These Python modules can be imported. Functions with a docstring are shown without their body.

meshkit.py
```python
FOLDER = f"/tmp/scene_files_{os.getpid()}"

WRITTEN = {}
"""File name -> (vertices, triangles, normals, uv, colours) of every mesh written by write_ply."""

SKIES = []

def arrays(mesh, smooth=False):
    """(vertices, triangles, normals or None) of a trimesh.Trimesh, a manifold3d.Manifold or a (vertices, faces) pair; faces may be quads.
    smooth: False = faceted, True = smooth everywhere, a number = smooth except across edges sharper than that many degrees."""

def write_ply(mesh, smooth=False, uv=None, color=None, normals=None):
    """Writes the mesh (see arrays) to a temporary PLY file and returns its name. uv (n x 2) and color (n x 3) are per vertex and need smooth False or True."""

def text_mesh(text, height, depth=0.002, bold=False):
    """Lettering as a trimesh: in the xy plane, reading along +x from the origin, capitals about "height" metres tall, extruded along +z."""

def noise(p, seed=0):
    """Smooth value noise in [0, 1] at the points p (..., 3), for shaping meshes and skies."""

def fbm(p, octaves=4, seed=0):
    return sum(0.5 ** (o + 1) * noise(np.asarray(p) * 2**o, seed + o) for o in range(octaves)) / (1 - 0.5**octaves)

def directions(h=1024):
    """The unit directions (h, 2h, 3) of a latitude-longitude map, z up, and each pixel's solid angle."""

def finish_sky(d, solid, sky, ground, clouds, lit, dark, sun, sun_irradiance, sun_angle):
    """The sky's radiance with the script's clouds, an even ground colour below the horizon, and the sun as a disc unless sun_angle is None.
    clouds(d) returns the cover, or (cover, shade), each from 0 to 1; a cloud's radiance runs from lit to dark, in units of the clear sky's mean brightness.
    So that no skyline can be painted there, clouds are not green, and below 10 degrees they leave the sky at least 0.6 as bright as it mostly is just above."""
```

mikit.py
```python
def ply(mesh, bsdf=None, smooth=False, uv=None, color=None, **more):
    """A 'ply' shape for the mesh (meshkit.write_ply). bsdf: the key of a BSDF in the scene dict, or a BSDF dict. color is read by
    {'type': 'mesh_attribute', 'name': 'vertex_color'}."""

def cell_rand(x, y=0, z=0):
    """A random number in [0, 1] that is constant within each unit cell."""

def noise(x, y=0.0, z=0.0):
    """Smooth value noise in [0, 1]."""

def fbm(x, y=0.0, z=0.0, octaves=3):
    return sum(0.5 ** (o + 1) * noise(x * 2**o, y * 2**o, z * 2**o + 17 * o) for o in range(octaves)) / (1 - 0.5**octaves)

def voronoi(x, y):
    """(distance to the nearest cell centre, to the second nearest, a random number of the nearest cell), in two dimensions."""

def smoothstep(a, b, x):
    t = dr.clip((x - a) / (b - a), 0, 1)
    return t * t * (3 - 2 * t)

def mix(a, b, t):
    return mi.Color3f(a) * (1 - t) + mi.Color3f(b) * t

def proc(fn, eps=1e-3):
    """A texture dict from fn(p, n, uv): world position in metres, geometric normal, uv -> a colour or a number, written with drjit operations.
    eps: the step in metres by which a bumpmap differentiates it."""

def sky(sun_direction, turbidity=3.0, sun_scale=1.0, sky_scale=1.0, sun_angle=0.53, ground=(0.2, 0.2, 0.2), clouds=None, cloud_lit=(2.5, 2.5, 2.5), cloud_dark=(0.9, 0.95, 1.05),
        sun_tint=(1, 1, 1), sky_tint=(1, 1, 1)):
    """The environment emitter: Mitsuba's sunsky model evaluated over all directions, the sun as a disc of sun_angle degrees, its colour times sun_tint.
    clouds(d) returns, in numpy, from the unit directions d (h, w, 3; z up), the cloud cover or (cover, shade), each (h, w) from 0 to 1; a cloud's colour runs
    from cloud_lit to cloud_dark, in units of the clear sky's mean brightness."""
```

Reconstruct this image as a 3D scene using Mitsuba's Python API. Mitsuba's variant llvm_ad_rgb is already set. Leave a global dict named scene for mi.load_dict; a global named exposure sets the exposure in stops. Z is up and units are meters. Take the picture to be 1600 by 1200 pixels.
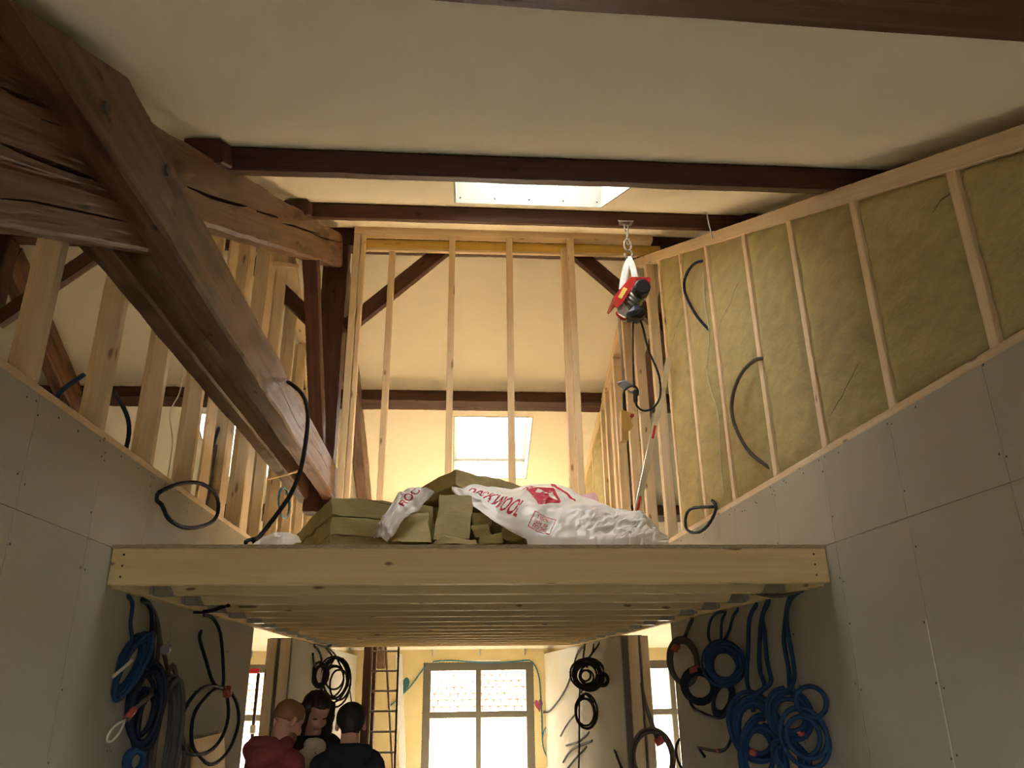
import math, random
import numpy as np, trimesh, drjit as dr, mitsuba as mi
import manifold3d as m3
from shapely.geometry import Polygon, box as sbox
import mikit, meshkit
from mikit import noise, fbm, voronoi, cell_rand, smoothstep, mix, proc

T = mi.ScalarTransform4f
scene, labels = {}, {}
random.seed(7)
rng = np.random.default_rng(11)

# ------------------------------------------------------------------ camera, sky, exposure
scene['camera'] = {'type': 'perspective', 'fov': 66.94, 'fov_axis': 'x', 'near_clip': 0.05, 'far_clip': 300.0,
                   'to_world': T().look_at(origin=[0, 0, 1.85], target=[0.07098, 0.93100, 2.20804], up=[-0.01486, -0.35792, 0.93363])}
scene['sky'] = mikit.sky((0.12, 0.80, 0.56), turbidity=4.0, sun_scale=1.25, sun_tint=(1.0, 0.99, 0.97), ground=(0.06, 0.06, 0.055),
                         clouds=lambda d: np.ones(d.shape[:2]), cloud_lit=(2.3, 2.26, 2.18), cloud_dark=(0.9, 0.9, 0.9))
exposure = 5.95

# ------------------------------------------------------------------ materials
def wood(dark, light, knot, kn=0.55, contrast=1.0, streak=0.0):
    def fn(p, n, uv):
        s, t = uv.x, uv.y
        i = dr.floor(s / 40 + 0.5)
        tone = cell_rand(i, 3, 1)
        g = fbm(s * 0.9 + i * 3.7, t * 34, i)
        f = noise(s * 5, t * 170, i)
        d, _, w = voronoi(s * 2.4 + 0.25 * noise(s * 9, t * 9), t * 6.5)
        k = smoothstep(0.12, 0.04, d) * dr.select(w > kn, 1.0, 0.0)
        a = dr.clip((0.5 * g + 0.25 * f + 0.35 * tone - 0.05) * contrast + (1 - contrast) * 0.5, 0, 1)
        col = mix(dark, light, a)
        if streak:
            col = col * (1 - streak * smoothstep(0.55, 0.8, fbm(s * 2.2, t * 9, i + 5)))
        return mix(col, knot, k * 0.8)
    return fn

def speck(base, amount, scale, tint=None):
    b2 = tint or tuple(c * (1 - amount) for c in base)
    return lambda p, n, uv: mix(b2, base, fbm(p.x * scale, p.y * scale, p.z * scale))

def P_(col, rough=0.6, **kw):
    c = proc(col) if callable(col) else {'type': 'rgb', 'value': list(col)}
    return {'type': 'twosided', 'bsdf': {'type': 'principled', 'base_color': c, 'roughness': rough, 'specular': 0.3, **kw}}

def bumped(mat, fn, scale, eps=2e-3):
    return {'type': 'twosided', 'bsdf': {'type': 'bumpmap', 'arbitrary': proc(fn, eps=eps), 'scale': scale, 'bsdf': mat['bsdf']}}

def wool(p, n, uv):
    a = fbm(p.x * 9, p.y * 9, p.z * 14, octaves=4)
    b = noise(p.x * 40, p.y * 40, p.z * 160)
    c = noise(p.x * 1.7 + 4, p.y * 1.7, p.z * 1.7)
    q = (p.z * 0.9 + p.y * 0.42) * 1.15 + 0.10 * noise(p.y * 3, p.z * 3, 2.0)
    d = dr.abs(q - dr.floor(q) - 0.5)
    line = smoothstep(0.006, 0.002, d) * smoothstep(0.56, 0.66, noise(p.y * 1.9 + p.x * 3, p.z * 1.9, 7.0))
    return (1 - 0.6 * line) * mix((0.27, 0.22, 0.095), (0.56, 0.48, 0.245), dr.clip(a * 0.6 + b * 0.3 + c * 0.35 - 0.12, 0, 1))

def wool_bump(p, n, uv):
    return fbm(p.x * 60, p.y * 60, p.z * 110) + 0.5 * noise(p.x * 8, p.y * 8, p.z * 200)

def old_bump(p, n, uv):
    return noise(uv.x * 8, uv.y * 90) + 0.7 * noise(uv.x * 3, uv.y * 22)

M = {}
M['old_wood'] = bumped(P_(wood((0.050, 0.024, 0.015), (0.19, 0.098, 0.058), (0.022, 0.009, 0.007), 0.66, 1.15, 0.5), 0.42), old_bump, 0.004)
M['dark_wood'] = bumped(P_(wood((0.036, 0.015, 0.011), (0.115, 0.048, 0.034), (0.015, 0.006, 0.005), 0.8, 0.9, 0.3), 0.5), old_bump, 0.002)
M['pine'] = P_(wood((0.60, 0.45, 0.28), (0.82, 0.69, 0.48), (0.25, 0.11, 0.045), 0.72), 0.6)
M['pine_deck'] = P_(wood((0.72, 0.56, 0.29), (0.92, 0.77, 0.47), (0.20, 0.085, 0.03), 0.6), 0.55)
M['yellow_board'] = P_(wood((0.62, 0.42, 0.09), (0.80, 0.60, 0.16), (0.5, 0.3, 0.08), 0.9), 0.5)
M['chipboard'] = P_(lambda p, n, uv: mix((0.33, 0.27, 0.19), (0.62, 0.545, 0.41), noise(p.x * 60, p.y * 60, p.z * 300)), 0.8)
M['plasterboard'] = P_(lambda p, n, uv: mix((0.385, 0.365, 0.30), (0.45, 0.43, 0.36), 0.55 * fbm(p.x * 3, p.y * 3, p.z * 3) + 0.45 * noise(p.x * 160, p.y * 160, p.z * 160)), 0.85)
M['ceiling'] = P_(lambda p, n, uv: mix((0.76, 0.725, 0.60), (0.82, 0.785, 0.655), fbm(p.x * 1.2, p.y * 1.2, p.z * 1.2)), 0.9)
M['lining'] = P_(speck((0.38, 0.40, 0.355), 0.06, 5.0), 0.85)
M['white_board'] = P_(lambda p, n, uv: mix((0.74, 0.73, 0.68), (0.80, 0.79, 0.74), noise(p.x * 4, p.y * 4, p.z * 4)), 0.8)
M['cream_wall'] = P_(lambda p, n, uv: mix((0.60, 0.49, 0.25), (0.72, 0.61, 0.34), fbm(p.x * 2.5, p.y * 2.5, p.z * 2.5)), 0.85)
M['white_wall'] = P_(speck((0.74, 0.69, 0.58), 0.08, 2.0), 0.85)
M['concrete'] = P_(speck((0.42, 0.405, 0.36), 0.3, 5.0), 0.85)
M['wool'] = bumped(P_(wool, 0.95), wool_bump, 0.006)
M['joint'] = P_((0.16, 0.15, 0.14), 0.9)
M['filler'] = P_((0.62, 0.60, 0.56), 0.9)
M['screw'] = P_((0.06, 0.055, 0.05), 0.6)
M['old_steel'] = P_(speck((0.26, 0.215, 0.16), 0.4, 40), 0.5, metallic=0.4)
M['steel'] = P_(speck((0.55, 0.56, 0.57), 0.3, 30), 0.38, metallic=0.9)
M['aluminium'] = P_((0.80, 0.81, 0.82), 0.22, metallic=0.95)
M['blue_conduit'] = bumped(P_((0.018, 0.058, 0.145), 0.4), lambda p, n, uv: dr.sin(uv.x * 1100.0), 0.0007, 5e-4)
M['teal_cable'] = P_((0.02, 0.16, 0.25), 0.4)
M['black_cable'] = P_((0.012, 0.013, 0.017), 0.65)
M['grey_conduit'] = bumped(P_((0.105, 0.098, 0.085), 0.5), lambda p, n, uv: dr.sin(uv.x * 1100.0), 0.0007, 5e-4)
M['navy_conduit'] = P_((0.010, 0.018, 0.040), 0.65)
M['white_cord'] = P_((0.62, 0.60, 0.50), 0.6)
M['red_tape'] = P_((0.46, 0.10, 0.08), 0.5)
M['plastic'] = P_(lambda p, n, uv: mix((0.66, 0.63, 0.60), (0.82, 0.80, 0.77), fbm(p.x * 7, p.y * 7, p.z * 7)), 0.28, clearcoat=0.4)
M['red_print'] = P_((0.50, 0.03, 0.06), 0.4)
M['pink_print'] = P_((0.70, 0.42, 0.45), 0.4)
M['black_plastic'] = P_((0.014, 0.014, 0.016), 0.45)
M['red_paint'] = P_((0.45, 0.022, 0.022), 0.35, clearcoat=0.5)
M['sticker'] = P_(lambda p, n, uv: mix((0.75, 0.48, 0.05), (0.8, 0.62, 0.2), noise(p.x * 150, p.y * 150, p.z * 150)), 0.5)
M['motor_grey'] = P_((0.30, 0.29, 0.26), 0.4, metallic=0.5)
M['sling'] = P_(lambda p, n, uv: mix((0.42, 0.44, 0.42), (0.62, 0.64, 0.60), noise(p.x * 60, p.y * 60, p.z * 400)), 0.9)
M['tan_plastic'] = P_((0.62, 0.36, 0.10), 0.5)
M['frame_grey'] = P_((0.13, 0.12, 0.095), 0.6)
M['glass'] = {'type': 'thindielectric', 'int_ior': 1.5}
M['tile'] = P_(speck((0.42, 0.20, 0.13), 0.5, 3.0), 0.8)
M['render_wall'] = P_(speck((0.72, 0.66, 0.54), 0.12, 1.0), 0.9)
M['skin'] = P_((0.52, 0.27, 0.19), 0.5)
M['dark_hair'] = P_((0.022, 0.013, 0.010), 0.4)
M['black_hair'] = P_((0.016, 0.014, 0.013), 0.55)
M['fair_hair'] = P_((0.22, 0.105, 0.055), 0.6)
M['red_cloth'] = P_(speck((0.21, 0.048, 0.050), 0.25, 40), 0.9)
M['navy_cloth'] = P_(speck((0.016, 0.017, 0.024), 0.3, 40), 0.9)
M['black_cloth'] = P_((0.012, 0.012, 0.014), 0.85)
M['cream_cloth'] = P_(lambda p, n, uv: mix((0.62, 0.52, 0.38), (0.35, 0.12, 0.06), smoothstep(0.13, 0.08, voronoi(p.x * 16, p.z * 13)[0])), 0.85)
M['denim'] = P_((0.035, 0.045, 0.075), 0.9)
M['eye'] = P_((0.02, 0.015, 0.012), 0.3)
M['lip'] = P_((0.36, 0.11, 0.09), 0.4)
M['teal_paint'] = P_((0.03, 0.13, 0.15), 0.7)
M['magenta_paint'] = P_((0.33, 0.06, 0.12), 0.7)
M['roofing'] = P_((0.2, 0.15, 0.12), 0.9)
for k_, v_ in M.items():
    scene['mat_' + k_] = v_

# ------------------------------------------------------------------ helpers
used = {}
def numbered(name):
    n = used.get(name, -1) + 1
    used[name] = n
    return name if n == 0 else '%s_%03d' % (name, n)

def obj(name, mesh, mat, parent=None, uv=None, smooth=False, label=None, cat=None, group=None, kind=None):
    key = numbered((parent + '__' if parent else '') + name)
    if isinstance(mesh, tuple) and len(mesh) == 3:
        uv = mesh[2] if smooth in (True, False) else None; mesh = mesh[:2]
    scene[key] = mikit.ply(mesh, 'mat_' + mat, smooth=smooth, uv=uv)
    tag(key, label, cat, group, kind)
    return key

def thing(name, label, cat, group=None, kind=None):
    key = numbered(name)
    tag(key, label, cat, group, kind)
    return key

def tag(key, label=None, cat=None, group=None, kind=None):
    d = {k: v for k, v in dict(label=label, category=cat, group=group, kind=kind).items() if v}
    if d: labels[key] = d

def VF(m):
    if isinstance(m, m3.Manifold):
        q = m.to_mesh(); return np.array(q.vert_properties[:, :3], float), np.array(q.tri_verts, int)
    if isinstance(m, trimesh.Trimesh): return np.array(m.vertices), np.array(m.faces)
    return np.asarray(m[0], float), np.asarray(m[1], int)

def cat_(ms):
    vs, fs, o = [], [], 0
    for m in ms:
        v, f = VF(m)
        if f.shape[1] == 4: f = np.vstack([f[:, [0, 1, 2]], f[:, [0, 2, 3]]])
        vs.append(v); fs.append(f + o); o += len(v)
    return np.vstack(vs), np.vstack(fs)

def hull(pts): return m3.Manifold.hull_points(np.asarray(pts, float))

def box(x0, x1, y0, y1, z0, z1, c=0.0):
    lo, hi = np.array([min(x0, x1), min(y0, y1), min(z0, z1)]), np.array([max(x0, x1), max(y0, y1), max(z0, z1)])
    pts = []
    for i in (0, 1):
        for j in (0, 1):
            for k in (0, 1):
                p = np.where([i, j, k], hi, lo); s = np.where([i, j, k], -1, 1) * c
                if c == 0: pts.append(p)
                else: pts += [p + s * [0, 1, 1], p + s * [1, 0, 1], p + s * [1, 1, 0]]
    return hull(pts)

RX = lambda y: 2.335 - 0.03 * y                                     # the right wall runs slightly inwards
def rbox(y0, y1, o0, o1, z0, z1):                                   # along the right wall, o = depth behind its face
    return hull([(RX(y) + o, y, z) for y in (y0, y1) for o in (o0, o1) for z in (z0, z1)])

def prism_x(poly, x0, x1):                                          # polygon in (y, z), extruded along x
    return hull([(x, y, z) for x in (x0, x1) for y, z in poly])

wid = [0]
def grain(m, p0, d, up=(0, 0, 1)):
    """vertices, faces and uv in metres along (and across) the fibre; each timber has its own stretch of the pattern."""
    v, f = VF(m); wid[0] += 1
    d = np.asarray(d, float) / np.linalg.norm(d); a = np.cross(d, up); a /= np.linalg.norm(a); b = np.cross(a, d)
    q = v - np.asarray(p0, float)
    return v, f, np.stack([q @ d + 40 * wid[0], q @ a * 1.0 + q @ b * 1.31 + 3.3 * wid[0]], 1)

def timber(p0, p1, w, h, up=(0, 0, 1), c=0.008, rough=0.0, n=None, seed=0):
    """A squared beam from p0 to p1 (its centre line), w across, h along 'up', with chamfered, slightly uneven arrises."""
    p0, p1, up = (np.asarray(x, float) for x in (p0, p1, up))
    L = np.linalg.norm(p1 - p0); d = (p1 - p0) / L; a = np.cross(d, up); a /= np.linalg.norm(a); b = np.cross(a, d)
    n = n or (max(2, int(L / 0.12)) if rough else 1)
    m = 3 if rough else 1
    prof = []
    hw, hh = w / 2, h / 2
    cor = [(-hw + c, -hh), (hw - c, -hh), (hw, -hh + c), (hw, hh - c), (hw - c, hh), (-hw + c, hh), (-hw, hh - c), (-hw, -hh + c)]
    for i in range(8):
        A, B = np.array(cor[i]), np.array(cor[(i + 1) % 8]); k = m if i % 2 == 0 else 1
        prof += [A + (B - A) * j / k for j in range(k)]
    prof = np.array(prof); K = len(prof)
    t = np.linspace(0, 1, n + 1)
    V = (p0 + np.outer(t * L, d))[:, None] + prof[None, :, :1] * a + prof[None, :, 1:] * b
    if rough:
        off = (np.stack([meshkit.noise(V * 3.1, seed * 3 + k) + 0.6 * meshkit.noise(V * 9, seed * 5 + k) for k in range(3)], -1) - 0.8) * rough
        V = V + off
    V = V.reshape(-1, 3)
    F = []
    for i in range(n):
        for j in range(K):
            q = i * K + j, i * K + (j + 1) % K
            F += [(q[0], q[1], q[1] + K), (q[0], q[1] + K, q[0] + K)]
    for base, rev in ((0, True), (n * K, False)):
        for j in range(1, K - 1):
            tri = (base, base + j, base + j + 1)
            F.append(tri[::-1] if rev else tri)
    return V, np.array(F)

def lumber(name, p0, p1, w, h, mat, parent=None, up=(0, 0, 1), c=0.004, rough=0.0, cut=None, cracks=(), seed=0, **kw):
    m = timber(p0, p1, w, h, up, c, rough, seed=seed)
    if cut is not None or cracks:
        mm = m3.Manifold(m3.Mesh(np.asarray(m[0], np.float32), np.asarray(m[1], np.uint32)))
        if mm.volume() < 0 or mm.is_empty(): mm = m3.Manifold(m3.Mesh(np.asarray(m[0], np.float32), np.asarray(m[1][:, ::-1], np.uint32)))
        for nrm, off in (cut or ()):
            mm = mm.trim_by_plane(nrm, off)
        for c_ in cracks: mm = mm - c_
        m = VF(mm)
    return obj(name, grain(m, p0, np.subtract(p1, p0), up), mat, parent, **kw)

def crack(pts, n, width=0.010, depth=0.05):
    """A shrinkage crack: a wedge along pts on a face of outward normal n."""
    pts, n = np.asarray(pts, float), np.asarray(n, float)
    parts = []
    for i in range(len(pts) - 1):
        a, b = pts[i], pts[i + 1]; d = (b - a) / np.linalg.norm(b - a); s = np.cross(d, n)
        wa, wb = (width * (0.25 + 0.75 * math.sin(math.pi * (i + k) / (len(pts) - 1))) for k in (0, 1))
        parts.append(hull([a + s * wa / 2 + n * 0.02, a - s * wa / 2 + n * 0.02, a - n * depth, b + s * wb / 2 + n * 0.02, b - s * wb / 2 + n * 0.02, b - n * depth]))
    return m3.Manifold.batch_boolean(parts, m3.OpType.Add)

def spline(pts, step=0.03, closed=False):
    pts = np.asarray(pts, float)
    if len(pts) == 2: return np.linspace(pts[0], pts[1], max(2, int(np.linalg.norm(pts[1] - pts[0]) / 0.15)))
    from scipy.interpolate import CubicSpline
    if closed: pts = np.vstack([pts, pts[:1]])
    t = np.concatenate([[0], np.cumsum(np.maximum(np.linalg.norm(np.diff(pts, axis=0), axis=1), 1e-4) ** 0.6)])
    cs = CubicSpline(t, pts, bc_type='periodic' if closed else 'natural')
    L = np.linalg.norm(np.diff(pts, axis=0), axis=1).sum()
    return cs(np.linspace(0, t[-1], max(6, int(L / step))))

def sweep(path, r, k=8, closed=False):
    """A round tube along the path: vertices, faces, uv (u = metres along it)."""
    p = np.asarray(path, float)
    t = np.gradient(p, axis=0); t /= np.maximum(np.linalg.norm(t, axis=1, keepdims=True), 1e-9)
    a = np.cross(t[0], [0.31, 0.2, 0.93]); a /= np.linalg.norm(a)
    n = len(p); A = np.zeros_like(p)
    for i in range(n):
        a = a - t[i] * (a @ t[i]); a /= np.linalg.norm(a); A[i] = a
    B = np.cross(t, A)
    ang = np.arange(k) * 2 * np.pi / k
    rr = np.broadcast_to(r, (n,))[:, None, None]
    V = p[:, None] + rr * (np.cos(ang)[None, :, None] * A[:, None] + np.sin(ang)[None, :, None] * B[:, None])
    u = np.concatenate([[0], np.cumsum(np.linalg.norm(np.diff(p, axis=0), axis=1))])
    uv = np.stack([np.repeat(u, k), np.tile(ang, n)], 1)
    F = []
    i, j = np.meshgrid(np.arange(n - 1), np.arange(k), indexing='ij')
    q0, q1 = i * k + j, i * k + (j + 1) % k
    F = np.vstack([np.stack([q0, q1, q1 + k], -1).reshape(-1, 3), np.stack([q0, q1 + k, q0 + k], -1).reshape(-1, 3)])
    caps = [(0, j + 1, j) for j in range(1, k - 1)] + [((n - 1) * k, (n - 1) * k + j, (n - 1) * k + j + 1) for j in range(1, k - 1)]
    return V.reshape(-1, 3), np.vstack([F, caps]), uv

def tubes(paths, r, k=8):
    ms = [sweep(p, r, k) for p in paths]
    v, f = cat_([m[:2] for m in ms])
    return v, f, np.vstack([m[2] for m in ms])

def cable(name, pts, r, mat, label, cat='cable', group=None, step=0.03, parent=None):
    return obj(name, sweep(spline(pts, step), r), mat, parent, smooth=True, label=label, cat=cat, group=group)

def coil_path(c, ax, az, rx, rz, turns, jit=0.12, tilt=0.0, thick=(0, 0, 0), seed=0, n=26):
    """Loops of cable hung in the plane of the unit vectors ax, az, around c; 'thick' spreads the turns across the plane."""
    g = np.random.default_rng(seed); c, ax, az, thick = (np.asarray(x, float) for x in (c, ax, az, thick))
    out = []
    k1, k2, k3 = g.uniform(-1, 1, (3, turns + 2))
    for i in range(int(turns * n) + 1):
        w = i / n; a = 2 * math.pi * w + math.pi / 2; j = int(w); f = w - j
        L = lambda k: k[j] * (1 - f) + k[j + 1] * f
        sc = 1 + jit * L(k1)
        x, z = rx * sc * math.cos(a) + rx * jit * 0.8 * L(k2), rz * sc * math.sin(a) - rz * jit * (1 - math.sin(a)) * 0.4 * (L(k3) + 0.3)
        x, z = x * math.cos(tilt) - z * math.sin(tilt), x * math.sin(tilt) + z * math.cos(tilt)
        out.append(c + ax * x + az * z + thick * (L(k2) * 0.6 + L(k3) * 0.4))
    return np.array(out)

def ring_box(p, d, r, l):                                           # a wrap of tape: a short sleeve at p along d
    d = np.asarray(d, float) / np.linalg.norm(d); p = np.asarray(p, float)
    return sweep(np.array([p - d * l / 2, p - d * l / 6, p + d * l / 6, p + d * l / 2]), r, 10)

def nearest(path, p):
    path = np.asarray(path); i = int(np.argmin(np.linalg.norm(path - np.asarray(p), axis=1))); i = min(max(i, 1), len(path) - 2)
    return path[i], path[i + 1] - path[i - 1]

def extrude_plane(poly, o, ex, ey, t):
    """A shapely polygon in the plane (o, ex, ey), thickened by t along ex x ey."""
    m = trimesh.creation.extrude_polygon(poly, 1.0, engine='earcut')
    v = np.array(m.vertices); ex, ey = np.asarray(ex, float), np.asarray(ey, float); ez = np.cross(ex, ey); ez /= np.linalg.norm(ez)
    return np.asarray(o, float) + v[:, :1] * ex + v[:, 1:2] * ey + v[:, 2:] * ez * t, np.array(m.faces)

# ------------------------------------------------------------------ the shell
SL = 0.505
CF = lambda y: 2.81 + SL * y                                        # underside of the front roof slope
CR = lambda y: 6.80 - SL * (y - 7.9)                                # underside of the rear slope
YF, YB, XL, XR = -0.9, 16.5, -8.4, 8.6
obj('floor', box(XL - .3, XR + .3, YF - .3, YB + .3, -0.25, 0), 'concrete', label='grey concrete floor of the loft building', kind='structure')

SKF = [(-0.045, 1.215, 4.28, 5.56)]     # front skylights: x0, x1, y0, y1 of the opening in the ceiling
SKR = [(-0.04, 1.115, 10.62, 11.84), (-3.69, -2.53, 10.62, 11.84), (3.66, 4.82, 10.62, 11.84), (-.9, .25, 13.1, 14.4), (.85, 2.0, 13.1, 14.4)]
cosr = 1 / math.sqrt(1 + SL * SL)
def ceiling(y0, y1, zf, holes, name, label):
    s = lambda y: (y - y0) / cosr                                   # distance along the slope
    poly = sbox(XL, 0, XR, s(y1))
    for x0, x1, a, b in holes: poly = poly.difference(sbox(x0, s(a), x1, s(b)))
    ey = np.array([0, cosr, (zf(1) - zf(0)) * cosr])
    obj(name, extrude_plane(poly, (0, y0, zf(y0)), (1, 0, 0), ey, 0.36), 'ceiling', label=label, kind='structure')
ceiling(YF - .2, 7.9, CF, SKF, 'ceiling', 'smooth cream ceiling sloping up over the front half')
ceiling(7.9, YB + .2, CR, SKR, 'ceiling', 'smooth cream ceiling sloping down behind the ridge')

nwin = [0]
def skylight(x0, x1, y0, y1, zf, label):
    nwin[0] += 1
    k = thing('window_%d' % nwin[0], label, 'skylight', kind='structure')
    sl = zf(1) - zf(0); nrm = np.array([0, -sl, 1.0]) * cosr; ey = np.array([0, 1, sl]) * cosr; L = (y1 - y0) / cosr
    o = np.array([0, y0, zf(y0)])
    def slab(xa, xb, sa, sb, ha, hb): return hull([o + np.array([x, 0, 0]) + ey * s + nrm * h for x in (xa, xb) for s in (sa, sb) for h in (ha, hb)])
    e = 0.014
    for a in (slab(x0, x0 + e, 0, L, -.004, .38), slab(x1 - e, x1, 0, L, -.004, .38)): obj('reveal', a, 'lining', k)
    for a in (slab(x0 + e, x1 - e, 0, e, -.004, .38), slab(x0 + e, x1 - e, L - e, L, -.004, .38)): obj('reveal', a, 'lining', k)
    obj('screw', cat_([hull([o + np.array([x + a, 0, 0]) + ey * (L - e - .003 * b) + nrm * (.04 + c) for a in (-.006, .006) for b in (0, 1) for c in (-.006, .006)]) for x in np.linspace(x0 + .05, x1 - .05, 5)]), 'screw', k, kind='stuff')
    fr = [slab(x0 - .04, x0 + .06, -.04, L + .04, .381, .47), slab(x1 - .06, x1 + .04, -.04, L + .04, .381, .47), slab(x0 + .06, x1 - .06, -.04, .06, .381, .47), slab(x0 + .06, x1 - .06, L - .06, L + .04, .381, .47)]
    for a in fr: obj('frame', a, 'white_board', k)
    obj('pane', extrude_plane(sbox(x0 + .06, .06, x1 - .06, L - .06), o + nrm * .43, (1, 0, 0), ey, 0.0001) if False else
        (np.array([o + np.array([x, 0, 0]) + ey * s + nrm * .43 for x, s in ((x0 + .06, .06), (x1 - .06, .06), (x1 - .06, L - .06), (x0 + .06, L - .06))]), np.array([[0, 1, 2], [0, 2, 3]])), 'glass', k)
skylight(*SKF[0], CF, 'skylight with white lining in the front slope between two purlins')
skylight(*SKR[0], CR, 'bright skylight in the rear slope seen between the studs of the ridge wall')
skylight(*SKR[1], CR, 'bright skylight in the rear slope seen through the left stud wall')
skylight(*SKR[2], CR, 'skylight in the rear slope of the right bay')
skylight(*SKR[3], CR, 'low skylight near the far eaves, the left one')
skylight(*SKR[4], CR, 'low skylight near the far eaves, the right one')

WINS = [(-0.58, 1.62), (-4.45, -2.25), (3.36, 5.52)]                # far windows x0, x1
ZS, ZT = 0.04, 2.21
def end_wall(name, y0, y1, mat, label, wins, zs, zt):
    poly = sbox(XL, 0, XR, 2.60 if y0 > 0 else 2.6)
    for a, b in wins: poly = poly.difference(sbox(a, zs, b, zt))
    obj(name, extrude_plane(poly, (0, y1, 0), (1, 0, 0), (0, 0, 1), y1 - y0), mat, label=label, kind='structure')
end_wall('wall_far', YB, YB + .3, 'cream_wall', 'pale yellow far wall with three large windows', WINS, ZS, ZT)
end_wall('wall_front', YF - .3, YF, 'white_wall', 'front wall behind the viewer with a window', [(-1.25, 1.3)], 0.35, 2.3)
for sgn, nm, x0, x1 in ((-1, 'wall_gable_left', XL - .3, XL), (1, 'wall_gable_right', XR, XR + .3)):
    obj(nm, prism_x([(YF - .3, 0), (YB + .3, 0), (YB + .3, CR(YB + .3)), (7.9, 6.82), (YF - .3, CF(YF - .3))], x0, x1), 'white_wall', label='white gable wall closing the %s bay' % ('left' if sgn < 0 else 'right'), kind='structure')

def casement(x0, x1, y, zs, zt, label, ztr=1.245, mat='frame_grey'):
    nwin[0] += 1
    k = thing('window_%d' % nwin[0], label, 'window', kind='structure')
    f, xm = 0.15, (x0 + x1) / 2
    for a in (box(x0, x0 + f, y, y + .09, zs, zt), box(x1 - f, x1, y, y + .09, zs, zt), box(x0 + f, x1 - f, y, y + .09, zt - f, zt), box(x0 + f, x1 - f, y, y + .09, zs, zs + f)): obj('frame', a, mat, k)
    obj('mullion', box(xm - .05, xm + .05, y + .005, y + .085, zs + f, zt - f), mat, k)
    for a, b in ((x0 + f, xm - .05), (xm + .05, x1 - f)): obj('transom', box(a, b, y + .005, y + .085, ztr - .055, ztr + .055), mat, k)
    for a, b in ((x0 + f, xm - .05), (xm + .05, x1 - f)):
        for c, d in ((zs + f, ztr - .055), (ztr + .055, zt - f)):
            obj('pane', (np.array([(a, y + .045, c), (b, y + .045, c), (b, y + .045, d), (a, y + .045, d)]), np.array([[0, 1, 2], [0, 2, 3]])), 'glass', k)
    return k
wk = casement(*WINS[0], YB + .02, ZS, ZT, 'large grey casement window in the middle of the far wall')
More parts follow.
